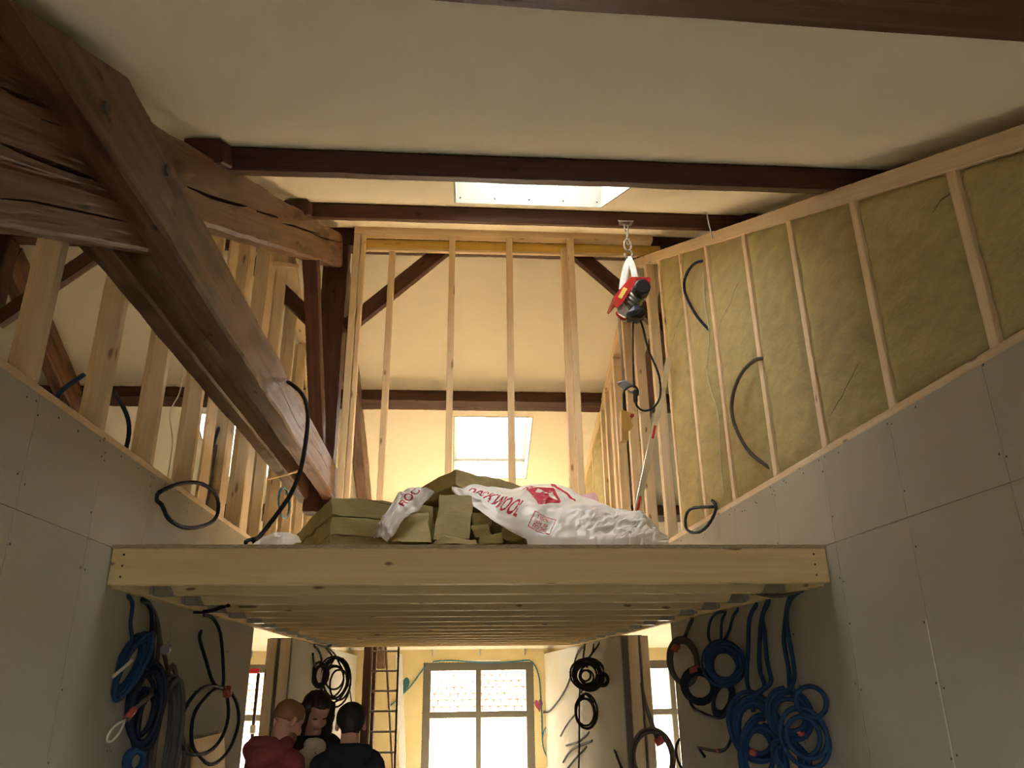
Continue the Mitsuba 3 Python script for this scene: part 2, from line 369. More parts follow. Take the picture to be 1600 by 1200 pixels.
casement(*WINS[1], YB + .02, ZS, ZT, 'grey window of the far wall seen through the left doorway')
casement(*WINS[2], YB + .02, ZS, ZT, 'grey window of the far wall seen through the right doorway')
for a, b in ((-1.25, 1.3),):
    casement(a, b, YF - .12, 0.35, 2.3, 'grey window of the front wall behind the viewer', 1.5)
obj('lintel_ledge', box(0.05, .95, YB - .012, YB, 2.225, 2.25), 'white_board', wk)

# painted hearts on the far wall
def heart(cx, cz, w, h, tilt=0.0):
    t = np.linspace(0, 2 * np.pi, 60)[:-1]
    x = 16 * np.sin(t) ** 3 / 32 * w; z = (13 * np.cos(t) - 5 * np.cos(2 * t) - 2 * np.cos(3 * t) - np.cos(4 * t)) / 29 * h
    return extrude_plane(Polygon(np.stack([x * math.cos(tilt) - z * math.sin(tilt), x * math.sin(tilt) + z * math.cos(tilt)], 1)), (cx, YB - .0005, cz), (1, 0, 0), (0, 0, 1), 0.002)
obj('heart_drawing', heart(-0.98, 1.80, .26, .36, -.12), 'teal_paint', 'wall_far', label='teal heart painted on the wall')
obj('heart_drawing', heart(1.71, 1.40, .16, .24, .1), 'magenta_paint', 'wall_far', label='pink heart painted on the wall')
for x in (-0.41, 0.545, 1.45, -3.95, 4.6):
    for z in (2.40,):
        obj('anchor', box(x - .012, x + .012, YB - .05, YB, z - .07, z + .06), 'steel', 'wall_far', label='small steel anchor above the window')

# ------------------------------------------------------------------ plasterboard walls left and right of the passage
ZB = 3.10
def sheets(parent, f, joints, z0s, gap=0.003):
    for i in range(len(joints) - 1):
        for a, b in zip(z0s[:-1], z0s[1:]):
            obj('plasterboard', f(joints[i] + gap / 2, joints[i + 1] - gap / 2, a + gap / 2, b - gap / 2), 'plasterboard', parent)
lj = [YF] + [4.19 + .72 * k for k in range(-7, 6)]; lj = [y for y in lj if y < 7.6] + [7.90]
wl = obj('wall_left', cat_([box(-2.17, -1.914, YF, 7.89, 0, 3.06)]), 'joint', label='grey plasterboard wall on the left below the stud frame', kind='structure')
sheets(wl, lambda a, b, c, d: box(-1.914, -1.90, a, b, c, d), lj, [0.01, 2.57, ZB])
obj('end_board', box(-2.17, -1.90, 7.89, 7.903, 0, ZB), 'plasterboard', wl)
wl2 = obj('wall_left', box(-2.17, -1.914, 9.86, YB, 0, 2.36), 'joint', label='grey plasterboard wall on the left beyond the doorway', kind='structure')
sheets(wl2, lambda a, b, c, d: box(-1.914, -1.90, a, b, c, d), [9.86, 10.94, 12.38, 13.82, 15.26, YB], [0.01, 2.355])
rj = [YF] + [2.20 + .725 * k for k in range(-3, 8)]; rj = [y for y in rj if y < 7.4] + [7.72]
wr = obj('wall_right', rbox(YF, 7.71, .014, .27, 0, 3.06), 'joint', label='grey plasterboard wall on the right below the insulated frame', kind='structure')
sheets(wr, lambda a, b, c, d: rbox(a, b, 0, .014, c, d), rj, [0.01, 2.58, ZB])
obj('end_board', rbox(7.71, 7.723, 0, .27, 0, ZB), 'plasterboard', wr)
wr2 = obj('wall_right', rbox(9.86, YB, .014, .27, 0, 2.36), 'joint', label='grey plasterboard wall on the right beyond the doorway', kind='structure')
sheets(wr2, lambda a, b, c, d: rbox(a, b, 0, .014, c, d), [9.86, 10.9, 12.35, 13.8, 15.25, YB], [0.01, 2.355])
def screws(xf, ys, zs, sd):
    g = np.random.default_rng(sd); out = []
    for y in ys:
        for z in zs:
            for s in (-.022, .022):
                if g.random() < .62:
                    yy, zz = y + s + g.normal(0, .006), z + g.normal(0, .02); x = xf(yy); r = .0055
                    out.append(hull([(x + dx, yy + r * math.cos(a), zz + r * math.sin(a)) for dx in (-.002, .002) for a in np.arange(6) * math.pi / 3]))
    return cat_(out)
obj('screw', screws(lambda y: -1.90, [y for y in lj[1:-1]], list(np.arange(.3, 3.0, .3)) + [3.06], 3), 'screw', wl, kind='stuff', label='dark screw heads along the board joints')
obj('screw', screws(RX, [y for y in rj[1:-1]], list(np.arange(.3, 3.0, .3)) + [3.06], 4), 'screw', wr, kind='stuff', label='dark screw heads along the board joints')
obj('screw', screws(lambda y: -1.90, np.arange(-.6, 7.8, .25), [3.075], 5), 'screw', wl, kind='stuff')
obj('screw', screws(RX, np.arange(-.6, 7.6, .25), [3.075], 6), 'screw', wr, kind='stuff')
obj('filler_strip', rbox(3.655, 3.665, -.0012, .0, .2, 2.10), 'filler', wr, label='pale line of joint filler')

# door posts of the two openings
def posts(name, xs, lab):
    k = thing(name, lab, 'door post')
    for x0, x1 in xs: obj('stud', grain(box(x0, x1, 9.80, 9.855, 0, 2.35, .003), (x0, 9.8, 0), (0, 0, 1), (0, 1, 0)), 'pine', k)
posts('door_post', [(-2.185, -2.075), (-2.03, -1.92)], 'pair of pale pine posts with a dark gap at the left doorway')
posts('door_post', [(2.13, 2.25), (2.285, 2.375)], 'pair of pale pine posts with a dark gap at the right doorway')

# ------------------------------------------------------------------ timber trusses
OW = 'old_wood'
def in_roof(front=True): return [((0, SL * cosr, -cosr), -2.81 * cosr)] if front else []
def truss(dx, which, full=True):
    """King-post truss: principal rafters, paired tie beams, king post, struts and braces."""
    xc = -1.385 + dx
    g = 'truss timbers'
    y0, y1 = -0.55, 7.70
    zt = lambda y: 2.68 + .508 * y
    cr = []
    if dx == 0:
        xf = -1.30
        F = lambda pts: [(xf, p[1], p[2]) for p in pts]
        for pts, w, d in (
            ([(-1.300, 3.217, 4.071), (-1.300, 3.544, 4.238), (-1.300, 3.981, 4.485), (-1.300, 4.136, 4.580)], .026, .09), ([(-1.300, 4.340, 4.679), (-1.300, 4.715, 4.891), (-1.300, 4.901, 4.997)], .022, .08), ([(-1.300, 5.024, 5.027), (-1.300, 5.420, 5.251), (-1.300, 5.717, 5.409), (-1.300, 6.382, 5.779)], .022, .08), ([(-1.300, 5.840, 5.473), (-1.300, 6.546, 5.838), (-1.300, 7.633, 6.442)], .018, .06),
            ([(-1.300, 1.845, 3.438), (-1.300, 1.912, 3.469), (-1.300, 2.011, 3.528), (-1.300, 2.137, 3.596)], .022, .08), ([(-1.300, 1.901, 3.288), (-1.300, 2.019, 3.343), (-1.300, 2.186, 3.426), (-1.300, 2.426, 3.545), (-1.300, 2.518, 3.591)], .024, .08), ([(-1.300, 2.052, 3.496), (-1.300, 2.135, 3.550), (-1.300, 2.208, 3.589)], .010, .05), ([(-1.300, 1.960, 3.144), (-1.300, 2.101, 3.237), (-1.300, 2.254, 3.316), (-1.300, 2.474, 3.432), (-1.300, 2.713, 3.562)], .013, .06), ([(-1.300, 1.937, 3.201), (-1.300, 2.020, 3.252), (-1.300, 2.113, 3.303)], .008, .04)):
            cr.append(crack(F(pts), (1, 0, 0), w, d))
    lumber('principal_rafter', (xc, y0, zt(y0) - .21), (xc, y1, zt(y1) - .21), .17, .375, OW, c=.02, rough=.016, cracks=cr, seed=2 + which,
           label='massive cracked old rafter rising from the %s to the king post' % ('upper left corner' if dx == 0 else 'far left bay' if dx < 0 else 'right bay'), cat='beam')
    zu = lambda y: 2.155 + .5115 * y
    lumber('under_rafter', (xc, y0, zu(y0)), (xc, 3.25, zu(3.25)), .165, .185, OW, c=.015, rough=.016, seed=70 + which, cracks=[crack([(-1.3025, p[1], p[2]) for p in [(-1.300, 1.960, 3.144), (-1.300, 2.103, 3.233), (-1.300, 2.256, 3.313), (-1.300, 2.476, 3.428), (-1.300, 2.717, 3.553)]], (1, 0, 0), .012, .05)] if dx == 0 else (),
           label='shorter old timber fixed under the %s rafter, ending at the tie beams' % ('left' if dx == 0 else 'far left' if dx < 0 else 'right'), cat='beam')
    zr = lambda y: zt(7.9) - .508 * (y - 7.9)
    lumber('principal_rafter', (xc, 8.06, zr(8.06) - .21), (xc, 16.2, zr(16.2) - .21), .17, .375, OW, c=.02, rough=.012, seed=3 + which,
           label='old rafter falling behind the ridge in the %s' % ('left truss of the passage' if dx == 0 else 'far left bay' if dx < 0 else 'right bay'), cat='beam')
    for (x0, x1, nm) in ((-1.335, -1.20, 'nearest the passage'), (-1.59, -1.47, 'farther left, nearer the studs')):
        ck = [crack([(x1, y, 3.72 + .03 * math.sin(3 * y)) for y in np.linspace(a, b, 6)], (1, 0, 0), .008, .04) for a, b in ((4.9, 6.2), (6.3, 7.4))] if dx == 0 and x1 > -1.3 else ()
        lumber('tie_beam', ((x0 + x1) / 2 + dx, .7, 3.735), ((x0 + x1) / 2 + dx, 7.96, 3.735), x1 - x0, .33, OW, c=.014, rough=.014, cut=[((0, SL * cosr, -cosr), -(2.73) * cosr)], cracks=ck, seed=5 + which,
               label='horizontal old tie beam of the %s truss, the one %s' % ('left' if dx == 0 else 'far left' if dx < 0 else 'right', nm), cat='beam')
    lumber('king_post', (xc, 7.89, 3.45), (xc, 7.89, 6.50), .27, .22, 'dark_wood', up=(0, 1, 0), c=.01, rough=.01, seed=8 + which,
           label='dark vertical king post of the %s truss' % ('left' if dx == 0 else 'far left' if dx < 0 else 'right'), cat='post')
    lumber('strut', (xc + .005, 6.45, 5.58), (xc - .0, 7.72, 4.0), .135, .16, 'dark_wood', up=(0, .7, .7), c=.008, rough=.008, seed=9,
           label='reddish strut between rafter and foot of the %s king post' % ('left' if dx == 0 else 'far left' if dx < 0 else 'right'), cat='strut')
    for s in (-1, 1):
        lumber('ridge_brace', (xc + s * .13, 7.92, 5.52), (xc + s * 1.33, 7.92, 6.68), .10, .165, 'dark_wood', up=(0, 0, 1), c=.006, rough=.006, seed=10 + s,
               label='diagonal brace from the %s king post up to the ridge on its %s' % ('left' if dx == 0 else 'far left' if dx < 0 else 'right', 'left' if s < 0 else 'right'), cat='brace')
truss(0, 0)
truss(-3.70, 20)
truss(3.98, 40)
def peg(p): return sweep(np.array([np.add(p, (-.02, 0, 0)), np.add(p, (.0, 0, 0)), np.add(p, (.012, 0, 0))]), .022, 10)
for p in [(-1.200, 2.197, 3.672), (-1.200, 2.736, 3.816)]:
    obj('peg_hole', peg(p), 'screw', 'tie_beam', label='dark peg hole')

PUR = dict(cat='purlin')
fd = np.array([0, cosr, SL * cosr]); fn_ = np.array([0, SL * cosr, -cosr])          # along the slope, into the room
def purlin(yt, front, w, h, label, xa=XL, xb=XR, skew=0.0):
    if front: d, n, z = fd, fn_, CF(yt)
    else: d, n, z = np.array([0, cosr, -SL * cosr]), np.array([0, -SL * cosr, -cosr]), CR(yt)
    c = np.array([0, yt, z]) + d * w / 2 + n * (h / 2 + .004)
    sk = lambda x: np.array([x, skew * (x - 1.7), skew * (x - 1.7) * SL])
    lumber('purlin', c + sk(xa), c + sk(xb), w, h, 'dark_wood', up=tuple(-n), c=.008, rough=.008, label=label, cat='purlin', seed=int(yt * 7))
purlin(1.27, True, .20, .125, 'dark purlin crossing the top edge of the picture, nearest the viewer', xa=-5.5, xb=6.5, skew=.045)
purlin(3.66, True, .20, .125, 'dark purlin crossing the front slope in front of the skylight')
purlin(5.78, True, .20, .125, 'dark reddish purlin behind the skylight, the one the hoist hangs from')
purlin(10.17, False, .20, .20, 'reddish purlin across the rear slope above the rear skylight')
purlin(12.40, False, .20, .20, 'lower purlin of the rear slope, below the rear skylight')
lumber('ridge_beam', (XL, 7.92, 6.65), (XR, 7.92, 6.65), .20, .24, 'dark_wood', c=.008, rough=.008, label='dark ridge beam above the stud wall', cat='beam')
for yb, xx in ((3.62, -1.36), (5.74, -1.36), (3.62, 2.60), (5.74, 2.60)):
    c = np.array([xx, yb, CF(yb)]) + fn_ * .075
    lumber('purlin_cleat', c - fd * .17, c, .20, .12, 'dark_wood', up=(0, 0, 1), c=.01, rough=.01, label='dark cleat block holding the %s purlin on the %s rafter' % ('front' if yb < 4 else 'second', 'left' if xx < 0 else 'right'), cat='block')

# old post, board and ladder at the far end
lumber('old_post', (-1.31, 13.35, 0), (-1.33, 13.35, 3.45), .20, .16, 'dark_wood', up=(0, 1, 0), c=.008, rough=.008, label='dark red old post behind the ladder', cat='post')
lumber('plank', (-.93, 14.6, 0), (-1.22, 14.6, 2.75), .03, .14, 'old_wood', up=(0, 1, 0), label='thin brown plank leaning behind the ladder', cat='plank')
lumber('plank', (-.86, 15.9, 0), (-1.04, 15.9, 2.35), .12, .03, 'white_board', up=(0, 1, 0), label='pale board leaning on the far wall behind the ladder', cat='plank')
lad = thing('ladder', 'slim metal ladder standing at the back edge of the platform', 'ladder')
LP = lambda x, z: (x, 13.17 - .10 * z, z)
for x in (-1.265, -.85): lumber('rail', LP(x, 0), LP(x, 3.05), .028, .065, 'black_plastic' if x > -1 else 'old_steel', lad, up=(0, 1, 0))
for i in range(10): obj('rung', sweep(np.array([LP(-1.25, .28 + .29 * i), LP(-1.05, .28 + .29 * i), LP(-.865, .28 + .29 * i)]), .016), 'old_steel', lad, smooth=True)

# ------------------------------------------------------------------ the stud wall under the ridge
sw = thing('ridge_stud_wall', 'open pine stud wall standing on the platform under the ridge', 'stud wall')
ZD = 2.587
for x, yy in ((-1.145, 7.65), (-.76, 7.78), (-.075, 7.65), (.575, 7.65), (1.21, 7.70), (1.275, 7.62)):
    lumber('stud', (x, yy + .05, ZD + .045), (x, yy + .05, 6.58 if yy < 7.7 else 6.50), .068, .10, 'pine', sw, up=(0, 1, 0))
lumber('stud', (-1.075, 7.72, ZD + .045), (-1.075, 7.72, 6.58), .045, .10, 'pine', sw, up=(0, 1, 0))
lumber('top_plate', (-1.18, 7.70, 6.63), (2.24, 7.70, 6.635), .12, .085, 'pine', sw)
lumber('bottom_plate', (-1.18, 7.70, ZD + .022), (2.05, 7.70, ZD + .022), .12, .045, 'pine', sw)
lumber('header_board', (-1.06, 7.80, 6.53), (2.36, 7.80, 6.545), .04, .13, 'yellow_board', sw, label='bright yellow header board under the top plate')
lumber('ledger', (-1.06, 7.79, 6.46), (2.08, 7.79, 6.475), .05, .03, 'pine', sw)

# ------------------------------------------------------------------ stud frames left and right, above the plasterboard
lf = thing('stud_partition', 'open pine stud frame on top of the left plasterboard wall', 'stud wall')
PT = lambda y: 2.655 + .492 * y                                      # top plate of the side frames, upper edge
def left_stud(y, zt, batten=True, y2=None):
    lumber('stud', (-1.955, y, 3.145), (-1.955, y, zt), .10, .055, 'pine', lf, up=(0, 1, 0))
    if batten: lumber('stud', (-2.03, y + .06, 3.145), (-2.03, y + .06, zt), .05, .10, 'pine', lf, up=(0, 1, 0))
for i, y in enumerate((1.96, 2.70, 3.42, 4.145, 4.875, 5.63, 6.36, 7.05, 7.75)): left_stud(y, PT(y) - .09)
for i, y in enumerate((8.45, 9.15, 9.85, 10.6, 11.3, 12.0)): left_stud(y, CR(y) - .30)
lumber('bottom_plate', (-1.957, 1.2, 3.102), (-1.957, 12.4, 3.102), .095, .085, 'pine', lf)
lumber('top_plate', (-1.955, .5, PT(.5) - .045), (-1.955, 7.75, PT(7.75) - .045), .11, .085, 'pine', lf)
lumber('top_plate', (-1.955, 8.05, CR(8.05) - .25), (-1.955, 12.4, CR(12.4) - .25), .11, .085, 'pine', lf)
for y, x in ((6.05, -1.93), (6.62, -1.945), (7.35, -1.935)):
    lumber('board', (x - .03, y, 3.145), (x - .03, y, PT(y) - .09), .02, .22, 'pine', lf, up=(0, 1, 0), label='wide pale board fixed between studs')
lumber('noggin', [(-1.920, 7.316, 5.981), (-1.920, 8.170, 6.436)][0], [(-1.920, 7.316, 5.981), (-1.920, 8.170, 6.436)][1], .09, .05, 'pine', lf)

rf = thing('stud_partition', 'insulated pine stud frame on top of the right plasterboard wall', 'stud wall')
RT = lambda y: 2.80 + .468 * y                                       # upper edge of its top plate
RS = [2.085, 2.83, 3.60, 4.33, 5.035, 5.80, 6.46, 7.12, 7.60]
for y in RS:
    lumber('stud', (RX(y) + .05, y, 3.14), (RX(y) + .05, y, RT(y) - .10), .10, .062 if y < 7.5 else .10, 'pine', rf, up=(0, 1, 0))
lumber('bottom_plate', (RX(1.2) + .052, 1.2, 3.102), (RX(7.72) + .052, 7.72, 3.102), .095, .085, 'pine', rf)
lumber('top_plate', (RX(.6) + .05, .6, RT(.6) - .05), (RX(8.1) + .05, 8.1, RT(8.1) - .05), .12, .10, 'pine', rf)
for i, y in enumerate((8.25, 8.75, 9.35, 9.92, 10.22)):
    lumber('stud', (RX(y) + .05, y, 2.6), (RX(y) + .05, y, CR(y) - .25), .11, .10, 'pine', rf, up=(0, 1, 0))
lumber('stud', (RX(9.62) + .03, 9.62, 2.6), (RX(9.62) + .03, 9.62, 5.55), .05, .14, 'pine', rf, up=(0, 1, 0))
for y in (10.95, 11.68, 12.4):
    lumber('stud', (RX(y) + .05, y, 2.6), (RX(y) + .05, y, CR(y) - .25), .10, .06, 'pine', rf, up=(0, 1, 0))
lumber('top_plate', (RX(8.2) + .05, 8.2, CR(8.2) - .20), (RX(12.9) + .05, 12.9, CR(12.9) - .20), .12, .09, 'pine', rf)

def batt(y0, y1, ztop, zbot=3.147, o=0.004, seed=0, inset=0.0):
    """A mineral wool slab pressed between two studs: its face bulges and is torn at the edges."""
    ny, nz = 15, 34
    V, F = [], []
    g = np.random.default_rng(seed)
    for a, off in ((0, 0), (1, .095)):
        for i in range(nz):
            for j in range(ny):
                u, w = j / (ny - 1), i / (nz - 1); y = y0 + (y1 - y0) * u; zt = ztop(y); z = zbot + (zt - zbot) * w
                b = 0
                if a == 0:
                    q = np.array([y * 5, z * 5, seed * 7.0]); q2 = np.array([y * 17, z * 17, seed * 3.0])
                    b = -.012 * math.sin(math.pi * u) ** .4 * math.sin(math.pi * w) ** .4 + .018 * (meshkit.noise(q) - .5) + .012 * (meshkit.noise(q2) - .5)
                    if min(u, 1 - u) < .01 or min(w, 1 - w) < .01: b = .012 + .012 * meshkit.noise(q2)
                V.append((RX(y) + o + off * 1.0 + b, y, z))
    n = ny * nz
    for i in range(nz - 1):
        for j in range(ny - 1):
            q = i * ny + j
            F += [(q, q + ny, q + 1), (q + 1, q + ny, q + ny + 1), (q + n, q + n + 1, q + n + ny), (q + n + 1, q + n + ny + 1, q + n + ny)]
    rim = [j for j in range(ny)] + [i * ny + ny - 1 for i in range(1, nz)] + [(nz - 1) * ny + j for j in range(ny - 2, -1, -1)] + [i * ny for i in range(nz - 2, 0, -1)]
    for a, b in zip(rim, rim[1:] + rim[:1]): F += [(a, b, a + n), (b, b + n, a + n)]
    return np.array(V), np.array(F)
ords = ['first', 'second', 'third', 'fourth', 'fifth', 'sixth', 'seventh']
bl = ['dim mineral wool slab cut by the right picture edge', 'dim brown mineral wool slab, second from the right picture edge', 'olive mineral wool slab, third from the right picture edge', 'olive mineral wool slab behind the grey conduit arc, fourth from the right picture edge', 'yellowish mineral wool slab, fifth from the right picture edge', 'narrow yellowish mineral wool slab behind the blue conduit arc', 'narrow bright mineral wool slab next to the open studs on the right']
for i in range(7):
    b = obj('insulation_slab', batt(RS[i] + .033, RS[i + 1] - .033, lambda y: RT(y) - .105, seed=i + 1, o=.006 if i not in (1, 2) else .0), 'wool', smooth=50, label=bl[i], cat='insulation', group='mineral wool slabs between the right studs')
for i, (a, b_) in enumerate(((9.70, 9.86), (10.30, 10.91), (10.99, 11.64), (11.72, 12.36))):
    if i == 0: continue
    obj('insulation_slab', batt(a, b_, lambda y: CR(y) - .26, 2.62, seed=20 + i), 'wool', smooth=50, label='yellow mineral wool slab far behind the ridge on the right, %s from the ridge' % ords[i - 1], cat='insulation', group='mineral wool slabs behind the ridge')

# ------------------------------------------------------------------ the platform
mz = thing('mezzanine', 'new pine platform spanning the passage with open joists below', 'platform')
def xj(y): return (-1.895, RX(y) - .005)
ZJ0, ZJ1 = 2.368, 2.562
a, b = xj(4.5)
fb = lumber('front_beam', (a - .0, 4.54, (ZJ0 + ZJ1) / 2 + .004), (b, 4.54, (ZJ0 + ZJ1) / 2 + .004), .08, .203, 'pine_deck', mz, label='wide front beam with nail heads at both ends')
for x, z in [(-1.83, 2.53), (-1.83, 2.47), (-1.83, 2.41), (2.12, 2.53), (2.12, 2.47), (2.12, 2.41)]:
    obj('nail', sweep(np.array([(x, 4.503, z), (x, 4.4995, z), (x, 4.498, z)]), .006, 8), 'screw', fb)
JY = [5.10 + .60 * k for k in range(13)]
for y in JY:
    a, b = xj(y)
    j = lumber('joist', (a + .048, y, (ZJ0 + ZJ1) / 2), (b - .048, y, (ZJ0 + ZJ1) / 2), .075, ZJ1 - ZJ0, 'pine_deck', mz)
    for x, s in ((a + .048, 1), (b - .048, -1)):
        parts = [box(x, x + s * .13, y - .0405, y + .0405, ZJ0 - .003, ZJ0 - .0005)]
        for yy in (-.0405, .0385):
            parts.append(prism_xz := hull([(x + s * dx, y + yy + t, z) for dx, z in ((0, ZJ0 - .003), (.13, ZJ0 - .003), (.06, ZJ0 + .13), (0, ZJ0 + .13)) for t in (0, .002)]))
            parts.append(hull([(x + s * dx, y + yy * 2.0 + t, z) for dx in (-.001, .0015) for t in (-.02, .022) for z in (ZJ0, ZJ0 + .13)]))
        obj('hanger', cat_(parts), 'steel', j, label='galvanised joist hanger')
obj('side_beam', grain(box(-1.899, -1.851, 4.58, 12.75, ZJ0 - .012, ZJ1), (-1.9, 4.5, 2.4), (0, 1, 0)), 'pine_deck', mz)
obj('side_beam', grain(rbox(4.58, 12.75, -.052, -.004, ZJ0 - .012, ZJ1), (2.2, 4.5, 2.4), (0, 1, 0)), 'pine_deck', mz)
obj('back_beam', grain(box(-1.895, RX(12.8) - .005, 12.75, 12.80, ZJ0, ZJ1), (-1.9, 12.8, 2.4), (1, 0, 0)), 'pine_deck', mz)
ys = [4.495] + [4.495 + .675 * k for k in range(1, 12)] + [12.81]
for i in range(len(ys) - 1):
    g0 = .012 if abs(ys[i] - (4.495 + .675 * 7)) < .01 else .0015
    xm = (-.1, .55, .2, .8)[i % 4]
    for x0, x1 in ((None, xm), (xm, None)):
        pts = []
        for y in (ys[i] + g0, ys[i + 1] - .0015):
            A, B = xj(y)
            pts += [(x, y, z) for x in ((A - .002) if x0 is None else x0 + .001, (B + .002) if x1 is None else x1 - .001) for z in (ZJ1 + .001, ZD - .001)]
        obj('deck_board', hull(pts), 'chipboard', mz)

# ------------------------------------------------------------------ rock wool and plastic on the platform
def slab(name, corners, th, label, seed, group=None, down=(0, 0, -1), mat='wool', n=10):
    """A mineral wool slab: quadrilateral top face (4 corners), thickness th along 'down', uneven faces."""
    c = np.asarray(corners, float); down = np.asarray(down, float) / np.linalg.norm(down)
    nz = 3
    V, F = [], []
    P = lambda u, w: c[0] * (1 - u) * (1 - w) + c[1] * u * (1 - w) + c[2] * u * w + c[3] * (1 - u) * w
    idx = {}
    def vid(i, j, k):
        if (i, j, k) not in idx:
            p = P(i / n, j / n) + down * th * k / nz
            p = p + (np.array([meshkit.noise(p * 13 + s * 31, seed) for s in range(3)]) - .5) * .022 + (np.array([meshkit.noise(p * 40 + s * 31, seed) for s in range(3)]) - .5) * .010
            idx[i, j, k] = len(V); V.append(p)
        return idx[i, j, k]
    def quad(a, b, c_, d): F.extend([(a, b, c_), (a, c_, d)])
    for i in range(n):
        for j in range(n):
            quad(vid(i, j, 0), vid(i + 1, j, 0), vid(i + 1, j + 1, 0), vid(i, j + 1, 0)); quad(vid(i, j, nz), vid(i, j + 1, nz), vid(i + 1, j + 1, nz), vid(i + 1, j, nz))
    for k in range(nz):
        for i in range(n):
            quad(vid(i, 0, k), vid(i, 0, k + 1), vid(i + 1, 0, k + 1), vid(i + 1, 0, k)); quad(vid(i, n, k), vid(i + 1, n, k), vid(i + 1, n, k + 1), vid(i, n, k + 1))
            quad(vid(0, i, k), vid(0, i + 1, k), vid(0, i + 1, k + 1), vid(0, i, k + 1)); quad(vid(n, i, k), vid(n, i, k + 1), vid(n, i + 1, k + 1), vid(n, i + 1, k))
    return obj(name, (np.array(V), np.array(F)), mat, smooth=55, label=label, cat='insulation', group=group)

SG = 'loose mineral wool slabs on the platform'
c0 = np.array([-.765, 4.86]); e1 = np.array([-.46, 1.28]); e2 = np.array([.62, .24])
for k, nm in enumerate(('bottom', 'middle', 'top')):
    o = rng.normal(0, .006, 2); z = ZD + .006 + .115 * (k + 1)
    q = [c0 + o, c0 + o + e2, c0 + o + e1 + e2, c0 + o + e1]
    slab('insulation_slab', [(x, y, z) for x, y in q], .109, 'olive mineral wool slab, %s of the stack of three on the platform edge' % nm, 31 + k, SG)
# slab lying on the heap with one corner towards the viewer
zt = 3.175
q = [(0.005, 5.044, 3.175), (-0.535, 6.038, 3.175), (-0.108, 6.196, 3.175), (0.475, 5.605, 3.175)]
cA = np.array(q[0])
slab('insulation_slab', [cA, cA + np.array([.50, .42, -.02]), cA + np.array([.12, 1.3, 0.0]), cA + np.array([-.42, .75, -.03])], .105, 'mineral wool slab lying on top of the heap with a corner towards the viewer', 41, SG)
def lean(px_top, px_bot, w, th, lab, seed):
    a, b = np.array(px_top), np.array(px_bot)
    return a, b
A1, A2, B2, B1 = [(-0.088, 4.920, 2.994), (0.110, 4.920, 2.965)], None, None, None
def upright(t0, t1, b1, b0, th, lab, seed):
    slab('insulation_slab', [t0, t1, b1, b0], th, lab, seed, SG, down=(0, 1, .1), n=8)
u = [(-0.094, 4.840, 2.959), (0.104, 4.840, 2.947)], [(0.095, 4.700, 2.653), (-0.131, 4.700, 2.649)]
upright(u[0][0], u[0][1], u[1][0], u[1][1], .55, 'upright mineral wool slab under the corner of the top slab', 42)
u = [(-0.331, 4.860, 2.824), (-0.172, 4.860, 2.848)], [(-0.146, 4.680, 2.634), (-0.396, 4.680, 2.630)]
upright(u[0][0], u[0][1], u[1][0], u[1][1], .5, 'mineral wool slab with torn plastic over it, leaning in front of the heap', 43)
u = [(-0.077, 4.600, 2.658), (0.120, 4.600, 2.625)], [(0.127, 4.580, 2.603), (-0.127, 4.580, 2.603)]
upright(u[0][0], u[0][1], u[1][0], u[1][1], .12, 'flat mineral wool offcut at the platform edge', 44)
for i, (x, y, w, h, dd, nm) in enumerate(((742, 818, 28, 30, .12, 'highest'), (765, 826, 28, 36, .2, 'second from left'), (790, 835, 30, 28, .14, 'rightmost'), (748, 838, 26, 16, .1, 'lowest'), (775, 842, 30, 12, .1, 'flattest'))):
    pass
for i, (pts, dd, nm) in enumerate((
    ([(0.101, 4.860, 2.849), (0.239, 4.860, 2.858), (0.230, 4.860, 2.760), (0.110, 4.860, 2.752)], .14, 'offcut at the top left of the scraps'),
    ([(0.103, 4.740, 2.738), (0.201, 4.740, 2.754), (0.225, 4.740, 2.683), (0.131, 4.740, 2.675)], .14, 'small offcut in the middle of the scraps'),
    ([(0.237, 5.000, 2.878), (0.371, 5.000, 2.854), (0.431, 5.000, 2.696), (0.270, 5.000, 2.688)], .3, 'dark offcut at the back of the scraps'),
    ([(0.299, 4.800, 2.773), (0.403, 4.800, 2.749), (0.386, 4.800, 2.654), (0.291, 4.800, 2.670)], .16, 'pale offcut under the edge of the plastic bag'),
    ([(0.159, 4.660, 2.661), (0.282, 4.660, 2.685), (0.297, 4.660, 2.620), (0.152, 4.660, 2.620)], .12, 'low offcut at the front of the scraps'))):
    upright(*pts, dd, 'mineral wool ' + nm, 50 + i)

